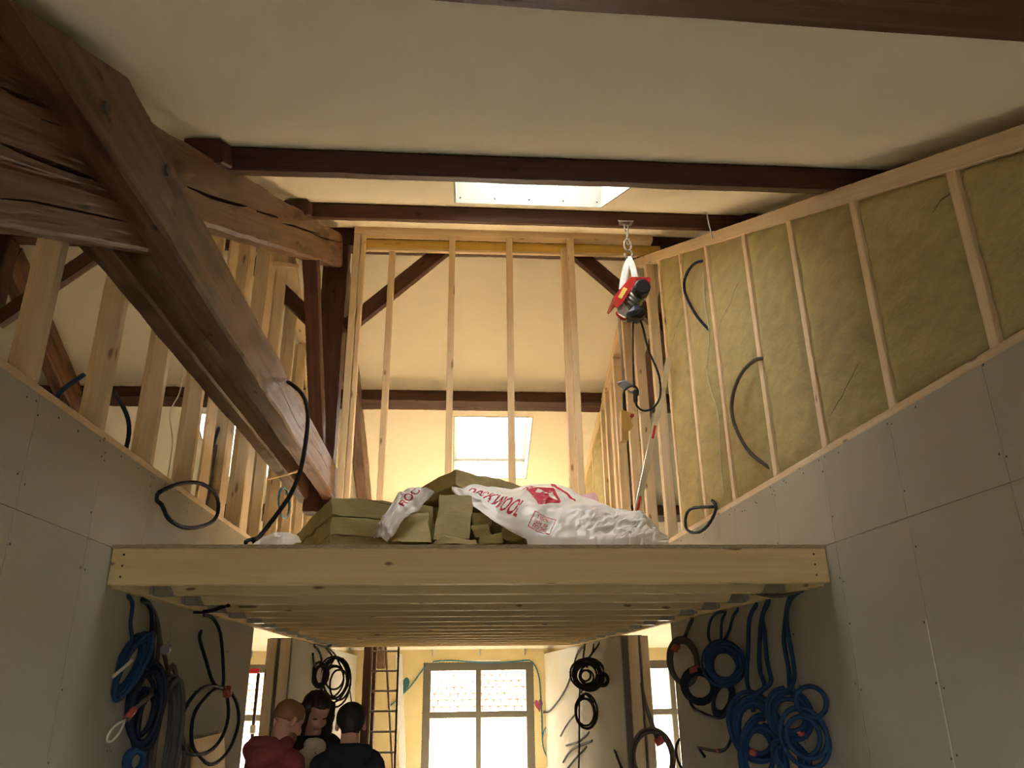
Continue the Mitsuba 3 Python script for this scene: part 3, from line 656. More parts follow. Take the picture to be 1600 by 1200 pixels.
slab('insulation_slab', [(-.55, 5.50, 3.02), (.75, 5.45, 3.00), (.8, 6.1, 3.0), (-.5, 6.15, 3.02)], .41, 'thick dark mineral wool slab lying behind the scraps', 60, SG)
slab('insulation_slab', [(-.05, 5.15, 2.80), (.65, 5.2, 2.78), (.7, 5.45, 2.78), (-.05, 5.48, 2.8)], .20, 'mineral wool block under the large plastic wrapper', 61, SG)
def sheet_mesh(f, ns, nt, th=0.003):
    V = np.array([[f(i / ns, j / nt) for j in range(nt + 1)] for i in range(ns + 1)]).reshape(-1, 3); n = len(V)
    F = []
    for i in range(ns):
        for j in range(nt):
            q = i * (nt + 1) + j; F += [(q, q + nt + 1, q + 1), (q + 1, q + nt + 1, q + nt + 2)]
    F = np.array(F)
    m = trimesh.Trimesh(V, F, process=False); N = np.array(m.vertex_normals)
    V2 = np.vstack([V, V - N * th]); rim = trimesh.Trimesh(V, F, process=False)
    e = np.sort(np.vstack([F[:, [0, 1]], F[:, [1, 2]], F[:, [2, 0]]]), axis=1); ue, cnt = np.unique(e, axis=0, return_counts=True); be = ue[cnt == 1]
    sides = np.vstack([np.stack([be[:, 0], be[:, 1], be[:, 0] + n], 1), np.stack([be[:, 1], be[:, 1] + n, be[:, 0] + n], 1)])
    return V2, np.vstack([F, F[:, ::-1] + n, sides])

def on_sheet(f, mesh2d, s0, t0, ds, dt, rot=0.0, flip=1, line=None):
    """Print on a sheet: planar letters laid into the sheet's own coordinates (s, t), a hair above it."""
    v, fc = VF(mesh2d)
    m = trimesh.Trimesh(v, fc, process=False); keep = m.face_normals[:, 2] > .9
    m.update_faces(keep); m.remove_unreferenced_vertices()
    for _ in range(7):
        if m.edges_unique_length.max() < 0.012: break
        m = m.subdivide_to_size(0.012) if False else trimesh.Trimesh(*trimesh.remesh.subdivide_to_size(m.vertices, m.faces, 0.012), process=False)
        break
    v = np.array(m.vertices); out = []
    for x, y, _ in v:
        xr, yr = x * math.cos(rot) - y * math.sin(rot), x * math.sin(rot) + y * math.cos(rot)
        s, t = s0 + xr * ds, t0 - yr * dt
        if line: s, t = line[0] + x * line[2] + y * line[4], line[1] + x * line[3] + y * line[5]
        p = np.array(f(s, t)); du = np.array(f(s + .004, t)) - p; dv = np.array(f(s, t + .004)) - p
        nn = np.cross(du, dv); nn /= np.linalg.norm(nn)
        if nn[1] > 0: nn = -nn
        out.append(p + nn * .004)
    return np.array(out), np.array(m.faces)

# the large bag: its upper edge (t = 0) lies on the heap, its lower edge (t = 1) hangs in front
up_ = np.array([(-0.029, 5.250, 3.116), (0.103, 5.250, 3.125), (0.236, 5.250, 3.108), (0.391, 5.250, 3.086), (0.516, 5.250, 3.123), (0.696, 5.250, 3.129), (0.802, 5.250, 3.093), (0.872, 5.250, 3.039), (0.969, 5.250, 3.012), (1.091, 5.250, 2.946), (1.210, 5.250, 2.906), (1.278, 5.250, 2.920), (1.361, 5.250, 2.835), (1.451, 5.250, 2.730)])
lo_ = np.array([(-0.022, 5.000, 3.013), (0.044, 4.900, 2.940), (0.137, 4.850, 2.868), (0.243, 4.780, 2.773), (0.347, 4.700, 2.692), (0.463, 4.620, 2.617), (0.575, 4.600, 2.610), (0.721, 4.600, 2.610), (0.836, 4.600, 2.610), (0.952, 4.600, 2.610), (1.049, 4.600, 2.610), (1.126, 4.600, 2.610), (1.198, 4.620, 2.613), (1.306, 4.700, 2.626)])
def bagf(s, t):
    s = min(max(s, 0), 1); x = s * (len(up_) - 1); i = min(int(x), len(up_) - 2); f = x - i
    f = f * f * (3 - 2 * f) * .4 + f * .6
    a = up_[i] * (1 - f) + up_[i + 1] * f; b = lo_[i] * (1 - f) + lo_[i + 1] * f
    t_ = t
    p = a * (1 - t_) + b * t_
    bulge = math.sin(math.pi * min(max(t, 0), 1)) * .10 * min(1, 3 * s) * min(1, 6 * (1 - s))
    p = p + np.array([0, -bulge * .8, bulge * .35])
    q = np.array([s * 9, t * 4, .5]); q2 = np.array([s * 26 + t * 6, t * 9 - s * 5, 2.5]); q3 = np.array([s * 60, t * 22, 4.5])
    amp = .30 + .55 * smooth01((s - .45) / .3)
    r = 1 - abs(2 * meshkit.noise(q2) - 1)
    r3 = 1 - abs(2 * meshkit.noise(q3 + .7) - 1); w = (meshkit.noise(q) - .5) * .085 + (r - .5) * .055 * amp + (r3 - .5) * .022 * amp
    k = math.sin(math.pi * min(max(t, 0), 1)) ** .5 if 0 < t < 1 else 0
    o = p + np.array([0, -w * (.15 + .85 * k), w * .6 * k])
    if s > .36: o[2] = max(o[2], ZD + .004); o[2] = o[2] * (1 - smooth01((t - .93) / .06)) + (ZD + .004) * smooth01((t - .93) / .06)
    return o
def smooth01(x): x = min(max(x, 0), 1); return x * x * (3 - 2 * x)
bag = obj('plastic_bag', sheet_mesh(bagf, 150, 52), 'plastic', smooth=True, label='large crumpled white plastic wrapper with red printing spread over the heap', cat='plastic wrapper')
tm = lambda s, h, b=True: meshkit.text_mesh(s, h, .001, bold=b)
# s runs over 13 spans of about 0.11 m; one unit of s is about 1.5 m, one of t about 0.45 m
WT = tm('ROCKWOOL', .07); wl_ = WT.vertices[:, 0].max()
obj('print', on_sheet(bagf, WT, 0, 0, 0, 0, line=(.075, .62, .235 / wl_, .20 / wl_, .022 / .07, -.24 / .07)), 'red_print', bag, label='dark red brand lettering')
dia = cat_([extrude_plane(Polygon([(-.10, 0), (0, .085), (.10, 0), (0, -.085)]).difference(Polygon([(-.055, .03), (.0, .012), (.015, .04), (.075, .005), (.02, -.008), (.0, .012), (-.05, -.015)])), (0, 0, 0), (1, 0, 0), (0, 1, 0), .001)])
obj('print', on_sheet(bagf, dia, .375, .36, 1 / 1.45, 1 / .40, rot=-.25), 'red_print', bag, label='red diamond with a white arrow shape')
bx = sbox(-.085, -.055, .085, .06).difference(sbox(-.080, -.050, .080, .055))
obj('print', on_sheet(bagf, extrude_plane(bx, (0, 0, 0), (1, 0, 0), (0, 1, 0), .001), .40, .80, 1 / 1.9, 1 / .58, rot=-.1), 'red_print', bag, label='small red framed stamp')
for i, (s_, h_) in enumerate((('100%', .026), ('laine de', .022), ('ROCHE', .026))):
    tmm = tm(s_, h_); v_, f_ = VF(tmm); v_ = v_ + [-.065, .022 - .033 * i, 0]
    obj('print', on_sheet(bagf, (v_, f_), .40, .80, 1 / 1.9, 1 / .58, rot=-.1), 'red_print', bag)
obj('print', on_sheet(bagf, extrude_plane(Polygon([(-.12, .03), (.10, -.012), (.12, -.035), (-.10, .0)]), (0, 0, 0), (1, 0, 0), (0, 1, 0), .001), .44, .16, 1 / 1.45, 1 / .40, rot=-.3), 'red_print', bag)
obj('print', on_sheet(bagf, tm('RO', .06), .285, .26, 1 / 1.45, 1 / .40, rot=-.5), 'red_print', bag)

up2 = np.array([(-0.371, 5.000, 3.002), (-0.298, 5.000, 3.028), (-0.215, 5.000, 3.037), (-0.131, 5.000, 3.029)])
# torn wrapper over the leaning slab
ra = np.array([(-0.470, 4.620, 2.639), (-0.453, 4.660, 2.748), (-0.407, 4.720, 2.819), (-0.359, 4.840, 2.957), (-0.292, 4.900, 3.005)]); rb = np.array([(-0.389, 4.600, 2.613), (-0.368, 4.600, 2.650), (-0.304, 4.700, 2.768), (-0.221, 4.780, 2.840), (-0.131, 4.840, 2.967)])
def tornf(s, t):
    x = min(max(s, 0), 1) * 4; i = min(int(x), 3); f = x - i
    a = ra[i] * (1 - f) + ra[i + 1] * f; b = rb[i] * (1 - f) + rb[i + 1] * f
    p = a * (1 - t) + b * t
    w = (1 - abs(2 * meshkit.noise(np.array([s * 7, t * 4 + s * 3, 1.5])) - 1) - .5) * .035 + (meshkit.noise(np.array([s * 17, t * 9, 3.5])) - .5) * .02 + .03 * math.sin(math.pi * t)
    return p + np.array([0, -w, w * .3])
torn = obj('plastic_bag', sheet_mesh(tornf, 50, 22), 'plastic', smooth=True, label='torn white plastic wrapper with red lettering between the two slab heaps', cat='plastic wrapper')
obj('print', on_sheet(tornf, tm('ROC', .062), .60, .58, 1 / .52, 1 / .24, rot=0.0), 'red_print', torn, label='red lettering')
lc = np.array([(-1.173, 4.900, 2.671), (-1.153, 4.900, 2.702), (-1.101, 4.900, 2.726), (-1.023, 4.900, 2.726), (-0.966, 4.900, 2.702), (-0.948, 4.900, 2.667)])
def smallf(s, t):
    x = min(max(s, 0), 1) * 5; i = min(int(x), 4); f = x - i
    a = lc[i] * (1 - f) + lc[i + 1] * f; b = np.array([a[0], 4.62 + .06 * math.sin(7 * s), ZD + .004])
    p = a * (1 - t) + b * t; w = (meshkit.noise(np.array([s * 6, t * 5, 9.5])) - .5) * .05 + .03 * math.sin(math.pi * t)
    return p + np.array([0, -w, w * .3])
obj('plastic_bag', sheet_mesh(smallf, 24, 12), 'plastic', smooth=True, label='small crumpled white plastic lump left of the slab stack', cat='plastic wrapper')
pk = np.array([(0.851, 5.400, 3.077), (0.991, 5.400, 3.106), (1.015, 5.400, 3.046), (1.030, 5.400, 2.972)])
def pinkf(s, t):
    x = min(max(s, 0), 1) * 3; i = min(int(x), 2); f = x - i; a = pk[i] * (1 - f) + pk[i + 1] * f
    return a * (1 - t) + np.array([a[0] - .02, 5.3, 2.95]) * t + np.array([0, .03 * math.sin(9 * s), 0])
obj('plastic_bag', sheet_mesh(pinkf, 16, 8), 'pink_print', smooth=True, label='pinkish plastic film sticking up behind the large wrapper', cat='plastic wrapper')

# ------------------------------------------------------------------ aluminium straightedge
se = thing('straightedge', 'long aluminium straightedge leaning against the right stud frame', 'straightedge')
a_, b_ = np.array([1.44, 6.80, 2.59]), np.array([2.055, 6.80, 4.762])
lumber('bar', a_, b_, .025, .055, 'aluminium', se, up=(1, 0, -.28), c=.003)
for t0, t1 in ((.28, .37), (.62, .68)):
    d_ = b_ - a_; lumber('label_strip', a_ + d_ * t0 + (0, -.0135, 0), a_ + d_ * t1 + (0, -.0135, 0), .001, .022, 'red_paint', se, up=(1, 0, -.28), c=.0002)

# ------------------------------------------------------------------ electric hoist hanging from the second purlin
hc = np.array([1.33, 5.15, 4.56])
ho = thing('electric_hoist', 'red and black electric hoist hanging in a grey sling from the second purlin', 'hoist')
def rot(v, ax=np.array([.82, .1, -.0]), c=hc): return v
def flat(pts, y0, y1):                                              # outline (x, z) of a plate, from y0 to y1
    v, f = extrude_plane(Polygon([(p[0], p[2]) for p in pts]), (0, y1, 0), (1, 0, 0), (0, 0, 1), y1 - y0)
    return v, f
fl = [(1.295, 5.100, 4.664), (1.334, 5.100, 4.665), (1.316, 5.100, 4.611), (1.202, 5.100, 4.431), (1.162, 5.100, 4.403), (1.145, 5.100, 4.435), (1.148, 5.100, 4.499)]
tp_ = [(1.285, 5.100, 4.664), (1.433, 5.100, 4.668), (1.434, 5.100, 4.625), (1.410, 5.100, 4.624), (1.412, 5.100, 4.651), (1.299, 5.100, 4.648), (1.162, 5.100, 4.488), (1.148, 5.100, 4.499)]
obj('frame', cat_([flat(fl, 5.045, 5.052), flat(tp_, 5.052, 5.33)]), 'red_paint', ho, label='red folded steel frame')
obj('sticker', flat([(1.226, 5.100, 4.576), (1.254, 5.100, 4.560), (1.205, 5.100, 4.479), (1.177, 5.100, 4.489)], 5.0425, 5.045), 'sticker', ho, label='yellow warning label')
mc = np.array([(1.346, 5.000, 4.537)][0])
def lathe_y(c, prof, k=28):
    V, F = [], []; n = len(prof)
    for y, r in prof:
        for j in range(k): V.append(c + [r * math.cos(2 * math.pi * j / k), y, r * math.sin(2 * math.pi * j / k)])
    for i in range(n - 1):
        for j in range(k): q, w = i * k + j, i * k + (j + 1) % k; F += [(q, w, w + k), (q, w + k, q + k)]
    V += [c + [0, prof[0][0], 0], c + [0, prof[-1][0], 0]]
    F += [(len(V) - 2, (j + 1) % k, j) for j in range(k)] + [(len(V) - 1, (n - 1) * k + j, (n - 1) * k + (j + 1) % k) for j in range(k)]
    return np.array(V), np.array(F)
obj('motor_cap', lathe_y(mc, [(-.05, .02), (-.05, .050), (-.042, .060), (.04, .064), (.045, .060)]), 'black_plastic', ho, smooth=35, label='round black motor cover')
ml = np.array([(1.289, 5.060, 4.482)][0])
def barrel(a, b, prof, k=24):                                       # a body of revolution between two points
    a, b = np.asarray(a, float), np.asarray(b, float); d = b - a
    u = np.cross(d, (0, 1, 0)); u /= np.linalg.norm(u); w = np.cross(d, u); w /= np.linalg.norm(w)
    V = np.array([a + d * t + r * (u * math.cos(2 * math.pi * j / k) + w * math.sin(2 * math.pi * j / k)) for t, r in prof for j in range(k)]); n = len(prof)
    F = [(i * k + j, i * k + (j + 1) % k, (i + 1) * k + (j + 1) % k) for i in range(n - 1) for j in range(k)] + [(i * k + j, (i + 1) * k + (j + 1) % k, (i + 1) * k + j) for i in range(n - 1) for j in range(k)]
    F += [(0, j + 1, j) for j in range(1, k - 1)] + [((n - 1) * k, (n - 1) * k + j, (n - 1) * k + j + 1) for j in range(1, k - 1)]
    return V, np.array(F)
rib = [(t, .066 if (i % 4) < 2 else .058) for i, t in enumerate(np.linspace(0.02, .9, 25))]
obj('motor_body', barrel(mc + [0, .05, 0], ml + [-.035, .13, -.06], [(0, .05)] + rib + [(.95, .06), (1, .04)]), 'motor_grey', ho, smooth=35, label='grey ribbed motor body')
dr_ = np.array([(1.263, 5.200, 4.450)][0])
obj('drum', lathe_y(dr_, [(-.09, .05), (-.08, .05), (-.08, .034), (.06, .034), (.06, .05), (.07, .05)]), 'steel', ho, smooth=35)
obj('gear_plate', flat([(1.169, 5.100, 4.446), (1.219, 5.100, 4.468), (1.254, 5.100, 4.416), (1.275, 5.100, 4.364), (1.230, 5.100, 4.342), (1.184, 5.100, 4.372)], 5.075, 5.095), 'steel', ho)
jb = np.array([(1.312, 5.030, 4.367)][0])
obj('junction_box', hull([jb + [x, y, z] for x, y, z in ((-.075, 0, -.005), (-.06, 0, -.045), (.02, 0, -.055), (.06, 0, -.02), (.055, 0, .035), (-.02, 0, .05), (-.075, .09, -.005), (-.06, .09, -.045), (.02, .09, -.055), (.06, .09, -.02), (.055, .09, .035), (-.02, .09, .05), (-.03, -.025, 0), (.03, -.025, .01), (0, -.025, -.03))]), 'black_plastic', ho, label='black junction box')
obj('bumper', tubes([spline([(1.176, 5.120, 4.403), (1.188, 5.120, 4.372), (1.221, 5.120, 4.351), (1.259, 5.120, 4.347), (1.289, 5.120, 4.363)], .02)], .009), 'red_paint', ho, smooth=True, label='red guard under the drum')
obj('limit_arm', tubes([spline([(1.265, 5.100, 4.364), (1.244, 5.100, 4.332), (1.233, 5.100, 4.316)]), spline([(1.304, 5.100, 4.370), (1.297, 5.100, 4.333), (1.276, 5.100, 4.312)])], .004), 'white_cord', ho, smooth=True)
hc = np.array([(1.291, 5.120, 4.545)][0])
hk = thing('hoist_suspension', 'small chain and shackle between the second purlin and the grey sling', 'shackle')
top_ = [(1.306, 5.150, 5.191), (1.308, 5.150, 5.064), (1.308, 5.150, 4.989), (1.308, 5.150, 4.915)]
def link(c, h, w, r, ax): 
    t = np.linspace(0, 2 * np.pi, 17); c = np.array(c); ax = np.array(ax, float)
    return sweep(np.array([c + ax * w * math.cos(a) + np.array([0, 0, h * math.sin(a)]) for a in t]), r, 8)
zz = [p[2] for p in top_]
for i in range(3): obj('link', link((top_[0][0] + .004 * i, 5.15, zz[0] - .03 - .062 * i), .038, .014, .006, ((1, 0, 0), (0, 1, 0))[i % 2]), 'old_steel', hk, smooth=True)
obj('shackle', link((top_[2][0], 5.15, zz[2] + .01), .05, .028, .009, (1, 0, 0)), 'old_steel', hk, smooth=True)
obj('hook', sweep(spline([(top_[2][0], 5.15, zz[2] - .03), (top_[2][0] + .03, 5.15, zz[2] - .06), (top_[3][0] + .02, 5.15, zz[3] - .02), (top_[3][0] - .02, 5.15, zz[3] - .025), (top_[3][0] - .028, 5.15, zz[3] + .01)], .01), .009), 'old_steel', hk, smooth=True)
obj('eye_plate', box(top_[0][0] - .05, top_[0][0] + .05, 5.12, 5.18, zz[0] + .005, zz[0] + .012), 'old_steel', hk)
obj('fixing_cord', tubes([np.array([(top_[0][0] + s * .06, 5.15, zz[0] + .03), (top_[0][0] + s * .02, 5.15, zz[0] + .0), (top_[0][0], 5.15, zz[0] - .015)]) for s in (-1, 1)], .006), 'old_steel', hk, smooth=True)
sl_ = thing('lifting_sling', 'grey textile sling carrying the electric hoist', 'sling')
tp = np.array(top_[3]) + [0, 0, -.02]
def strap(a, b, w, th=.006, bow=0.0):
    a, b = np.array(a), np.array(b); V = []
    for i in range(9):
        t = i / 8; p = a * (1 - t) + b * t + np.array([bow * math.sin(math.pi * t), 0, 0]); ww = w * (.55 + .45 * min(1, 4 * t))
        V += [p + [-ww / 2, -th / 2, 0], p + [ww / 2, -th / 2, 0], p + [ww / 2, th / 2, 0], p + [-ww / 2, th / 2, 0]]
    F = []
    for i in range(8):
        for j in range(4): q, r = i * 4 + j, i * 4 + (j + 1) % 4; F += [(q, r, r + 4), (q, r + 4, q + 4)]
    F += [(0, 2, 1), (0, 3, 2), (32, 33, 34), (32, 34, 35)]
    return np.array(V), np.array(F)
obj('strap', strap(tp, np.array([(1.222, 5.100, 4.586)][0]), .042, bow=-.006), 'sling', sl_)
obj('strap', strap(tp + [0, .02, 0], np.array([(1.277, 5.220, 4.674)][0]), .04, bow=-.006), 'sling', sl_)
obj('strap', strap(tp + [.004, -.01, 0], np.array([(1.326, 5.070, 4.638)][0]), .045, bow=.004), 'sling', sl_)
obj('strap', strap(tp + [.004, .025, 0], np.array([(1.390, 5.220, 4.721)][0]), .04, bow=.006), 'sling', sl_)
obj('wire_rope', tubes([spline([(1.193, 5.150, 4.429), (1.196, 5.150, 4.250), (1.203, 5.150, 4.044), (1.204, 5.150, 3.843)]), spline([(1.207, 5.150, 4.419), (1.208, 5.150, 4.198), (1.209, 5.150, 3.994), (1.213, 5.150, 3.844)])], .0035), 'old_steel', ho, smooth=True, label='thin steel lifting rope')
hb = [(1.208, 5.150, 3.834), (1.254, 5.150, 3.824), (1.191, 5.150, 3.853)]
obj('load_hook', cat_([lathe_y(np.array(hb[0]) + [0, -.012, 0], [(0, .02), (.004, .038), (.024, .038), (.028, .02)]), VF(sweep(spline([np.array(hb[0]) + [-.05, 0, .01], np.array(hb[0]) + [0, 0, .022], np.array(hb[0]) + [.055, 0, -.0]], .02), .013)), VF(sweep(spline([np.array(hb[0]) + [.05, 0, -.0], np.array(hb[0]) + [.08, 0, -.025], np.array(hb[0]) + [.05, 0, -.055], np.array(hb[0]) + [.02, 0, -.04]], .01), .009))]), 'motor_grey', ho, smooth=35, label='load hook with pulley')
cable('power_cable', [(1.300, 5.120, 4.385), (1.293, 5.120, 4.280), (1.280, 5.120, 4.094), (1.270, 5.120, 3.882), (1.270, 5.120, 3.804)], .0065, 'black_cable', 'black cable hanging from the hoist down to its plug', 'cable')
cable('power_cable', [(1.325, 5.100, 4.397), (1.360, 5.100, 4.282), (1.390, 5.100, 4.097), (1.439, 5.100, 3.947), (1.457, 5.100, 3.819), (1.434, 5.100, 3.701), (1.368, 5.100, 3.633), (1.308, 5.100, 3.627), (1.274, 5.100, 3.660), (1.266, 5.100, 3.689)], .0075, 'black_cable', 'black cable in a wide loop to the right of the hoist', 'cable')
pc = thing('control_pendant', 'tan hand control hanging on a cable under the hoist', 'hand control')
hp = [(1.165, 5.120, 3.618), (1.241, 5.120, 3.590), (1.210, 5.120, 3.542), (1.226, 5.120, 3.505), (1.193, 5.120, 3.485), (1.188, 5.120, 3.410), (1.156, 5.120, 3.410)]
pp = np.array([(p[0], p[2]) for p in hp]); cx, cz = pp[:, 0].mean(), pp[:, 1].mean()
pm = extrude_plane(Polygon(pp).buffer(.008), (0, 5.16, 0), (1, 0, 0), (0, 0, 1), .07)
obj('handle', pm, 'tan_plastic', pc, label='tan handle')
obj('button', sweep(np.array([(hp[1][0] - .012, 5.085, hp[1][2] - .012), (hp[1][0] - .012, 5.075, hp[1][2] - .012), (hp[1][0] - .012, 5.07, hp[1][2] - .012)]), .014), 'red_paint', pc)
obj('cord', sweep(spline([(1.186, 5.130, 3.626), (1.187, 5.130, 3.713), (1.196, 5.130, 3.777), (1.225, 5.130, 3.807), (1.268, 5.130, 3.822), (1.295, 5.130, 3.798), (1.296, 5.130, 3.749)], .01), .0065), 'black_cable', pc, smooth=True)
obj('plug', sweep(np.array([(1.278, 5.120, 3.784), (1.275, 5.120, 3.755), (1.271, 5.120, 3.696)]), .016), 'black_plastic', pc, smooth=35, label='black plug')
cable('white_cable', [(1.206, 5.140, 3.693), (1.258, 5.140, 3.645), (1.312, 5.140, 3.622), (1.398, 5.140, 3.657), (1.436, 5.140, 3.715)], .002, 'white_cord', 'thin pale cable looped under the hoist plug', 'cord')
cable('thin_rod', [(1.756, 4.600, 4.950), (1.764, 4.600, 4.845), (1.780, 4.600, 4.741)], .005, 'steel', 'thin metal rod from the ceiling to the right top plate', 'rod')

# ------------------------------------------------------------------ cables on the upper frames
cable('cable_loop', [(-1.890, 4.998, 2.990), (-1.895, 5.019, 2.949), (-1.880, 5.038, 2.937), (-1.800, 4.958, 2.843), (-1.780, 5.090, 2.812), (-1.780, 5.365, 2.838), (-1.780, 5.692, 2.922), (-1.780, 5.918, 3.036), (-1.800, 5.976, 3.146), (-1.800, 5.802, 3.195), (-1.820, 5.600, 3.199), (-1.840, 5.393, 3.158), (-1.860, 5.159, 3.079), (-1.890, 5.018, 2.999)], .014, 'navy_conduit', 'dark blue conduit loop sticking out of the left plasterboard wall', 'conduit')
cable('cable', [(-1.167, 5.100, 3.801), (-1.108, 5.000, 3.740), (-1.048, 4.980, 3.682), (-0.996, 4.950, 3.581), (-0.980, 4.950, 3.478), (-0.982, 4.950, 3.306), (-1.000, 4.950, 3.130), (-1.047, 4.950, 2.979), (-1.119, 4.950, 2.852), (-1.181, 4.950, 2.755), (-1.193, 4.750, 2.645)], .014, 'black_cable', 'thick dark cable hanging from the left tie beam onto the platform', 'cable')
cable('cable', [(-1.228, 4.700, 2.630), (-1.252, 4.900, 2.682), (-1.206, 4.900, 2.690), (-1.151, 4.900, 2.678)], .012, 'navy_conduit', 'dark blue conduit end lying at the left platform edge', 'conduit')
lumber('batten', [(-1.667, 6.894, 3.555), (-1.348, 6.592, 3.555)][0], [(-1.667, 6.894, 3.555), (-1.348, 6.592, 3.555)][1], .03, .012, 'pine', label='thin pale batten under the left tie beams', cat='batten')
cable('cable', [(-1.985, 4.348, 3.446), (-1.985, 4.379, 3.437), (-1.985, 4.514, 3.406), (-1.985, 4.629, 3.343), (-1.985, 4.663, 3.264), (-1.985, 4.647, 3.163)], .013, 'navy_conduit', 'dark blue conduit hanging between the second and third left studs', 'conduit')
cable('cable', [(-1.985, 3.985, 3.397), (-1.985, 3.860, 3.291), (-1.985, 3.786, 3.218), (-1.985, 3.756, 3.163)], .013, 'blue_conduit', 'blue conduit crossing between the first two left studs', 'conduit')
cable('cable', [(-1.980, 6.420, 3.976), (-1.980, 6.268, 3.715), (-1.980, 6.203, 3.455), (-1.980, 6.187, 3.294), (-1.980, 6.249, 3.154)], .013, 'navy_conduit', 'dark conduit hanging among the left studs, the left of a pair', 'conduit')
cable('cable', [(-1.980, 6.501, 3.974), (-1.980, 6.344, 3.710), (-1.980, 6.315, 3.484), (-1.980, 6.312, 3.287), (-1.980, 6.265, 3.157)], .012, 'grey_conduit', 'grey conduit hanging among the left studs, the right of a pair', 'conduit')
cable('white_cable', [(-2.000, 5.400, 4.029), (-2.000, 5.406, 3.816), (-2.000, 5.287, 3.620), (-2.000, 5.393, 3.498), (-2.000, 5.429, 3.322), (-2.000, 5.427, 3.174)], .004, 'white_cord', 'thin white cable hanging between the left studs', 'cord')
tc = [(-1.800, 8.233, 3.632)][0]
obj('cable_coil', tubes([coil_path(tc, (0, 1, 0), (0, 0, 1), .26, .145, 3, .08, thick=(.02, 0, 0), seed=4), spline([np.add(tc, (0, .1, .13)), np.add(tc, (-.03, .2, .18)), np.add(tc, (-.06, .3, .16))])], .007), 'teal_cable', smooth=True, label='small coil of teal cable hanging on the left frame near the slab stack', cat='cable coil')
cable('cable', [(2.207, 4.938, 3.973), (2.165, 5.005, 3.996), (2.122, 5.087, 3.984), (2.087, 5.255, 3.918), (2.073, 5.399, 3.746), (2.085, 5.340, 3.521), (2.118, 5.227, 3.347), (2.201, 5.134, 3.219)], .014, 'grey_conduit', 'grey conduit arc bulging out of the right insulation', 'conduit')
cable('cable', [(2.178, 5.890, 5.312), (2.116, 5.950, 5.325), (2.079, 6.208, 5.263), (2.091, 6.132, 4.994), (2.116, 5.967, 4.750), (2.178, 5.889, 4.606)], .013, 'navy_conduit', 'dark blue conduit arc on the right insulation near the ridge', 'conduit')
cable('cable_loop', [(2.147, 6.264, 3.241), (2.112, 6.108, 3.128), (2.079, 6.203, 3.036), (2.050, 6.491, 3.014), (2.043, 6.741, 3.122), (2.054, 6.708, 3.218), (2.081, 6.468, 3.225), (2.119, 6.184, 3.170)], .013, 'navy_conduit', 'dark blue conduit loop at the foot of the right insulation', 'conduit')
cable('white_cable', [(2.147, 5.865, 5.194), (2.146, 5.913, 4.867), (2.146, 5.897, 4.596), (2.142, 6.033, 4.309), (2.144, 5.966, 4.056), (2.146, 5.903, 3.860), (2.145, 5.943, 3.582), (2.144, 5.972, 3.203)], .004, 'white_cord', 'thin white cable hanging down over the right insulation', 'cord')
cable('cable', [(1.930, 12.821, 5.288), (1.930, 12.845, 5.477), (1.934, 12.693, 5.571), (1.942, 12.431, 5.606)], .008, 'navy_conduit', 'short dark conduit far behind the ridge near the right studs', 'conduit')

# ------------------------------------------------------------------ coils on the lower walls
AL = np.array([0, 1, 0]); AZ = np.array([0, 0, 1]); AR = np.array([-.03, 1, 0])
def wcoil(w, turns, **kw):                                         # w: centre, horizontal direction of its plane, half width, half height
    c, ax, rx, rz = w; th = kw.pop('th', .03); ax = np.asarray(ax); return coil_path(kw.pop('c', c), ax, AZ, rx * kw.pop('fx', 1), rz * kw.pop('fz', 1), turns, thick=np.cross(ax, AZ) * th, **kw)
def hung(w, turns, risers, **kw):
    """A coil and the cables it hangs from, which run into its top."""
    c, ax, rx, rz = w; out = [wcoil(w, turns, **kw)]; top = np.add(c, (0, 0, rz))
    for i, r in enumerate(risers):
        r = np.asarray(r); a = np.asarray(ax) * rx * (-.35, .3, .0, .55)[i % 4]
        low = [p for p in r if p[2] > top[2] + .02]
        out.append(spline(list(low) + [top + a + (0, 0, -.01), np.add(c, a * 2.2) + (0, 0, rz * .55)], .02))
    return out
def tape_on(w, p, r, l, turns=3, **kw):
    pt, dd = nearest(wcoil(w, turns, jit=.02, **kw), p); return ring_box(pt, dd, r, l)
def lcoil(c, rx, rz, turns, **kw): return coil_path(c, AL, AZ, rx, rz, turns, thick=kw.pop('thick', (.04, 0, 0)), **kw)
LX = -1.85
# left 1: folded skein
c1 = ((-1.838, 4.863, 1.964), (0.643, 0.766, 0), 0.050, 0.142)
k = obj('cable_coil', tubes(hung(c1, 8, [[(-1.900, 4.812, 2.340), (-1.860, 4.799, 2.299), (-1.860, 4.820, 2.183), (-1.860, 4.847, 2.096)]], jit=.35, tilt=-.35, th=.06, seed=1), .012), 'blue_conduit', smooth=True, label='flat skein of blue conduit tied with a pale strap, leftmost on the left wall', cat='cable coil')
obj('cable_tie', sweep(spline([(-1.770, 4.462, 1.893), (-1.770, 4.563, 1.932), (-1.770, 4.685, 1.980)]), .009), 'white_cord', k, smooth=True, label='pale strap')
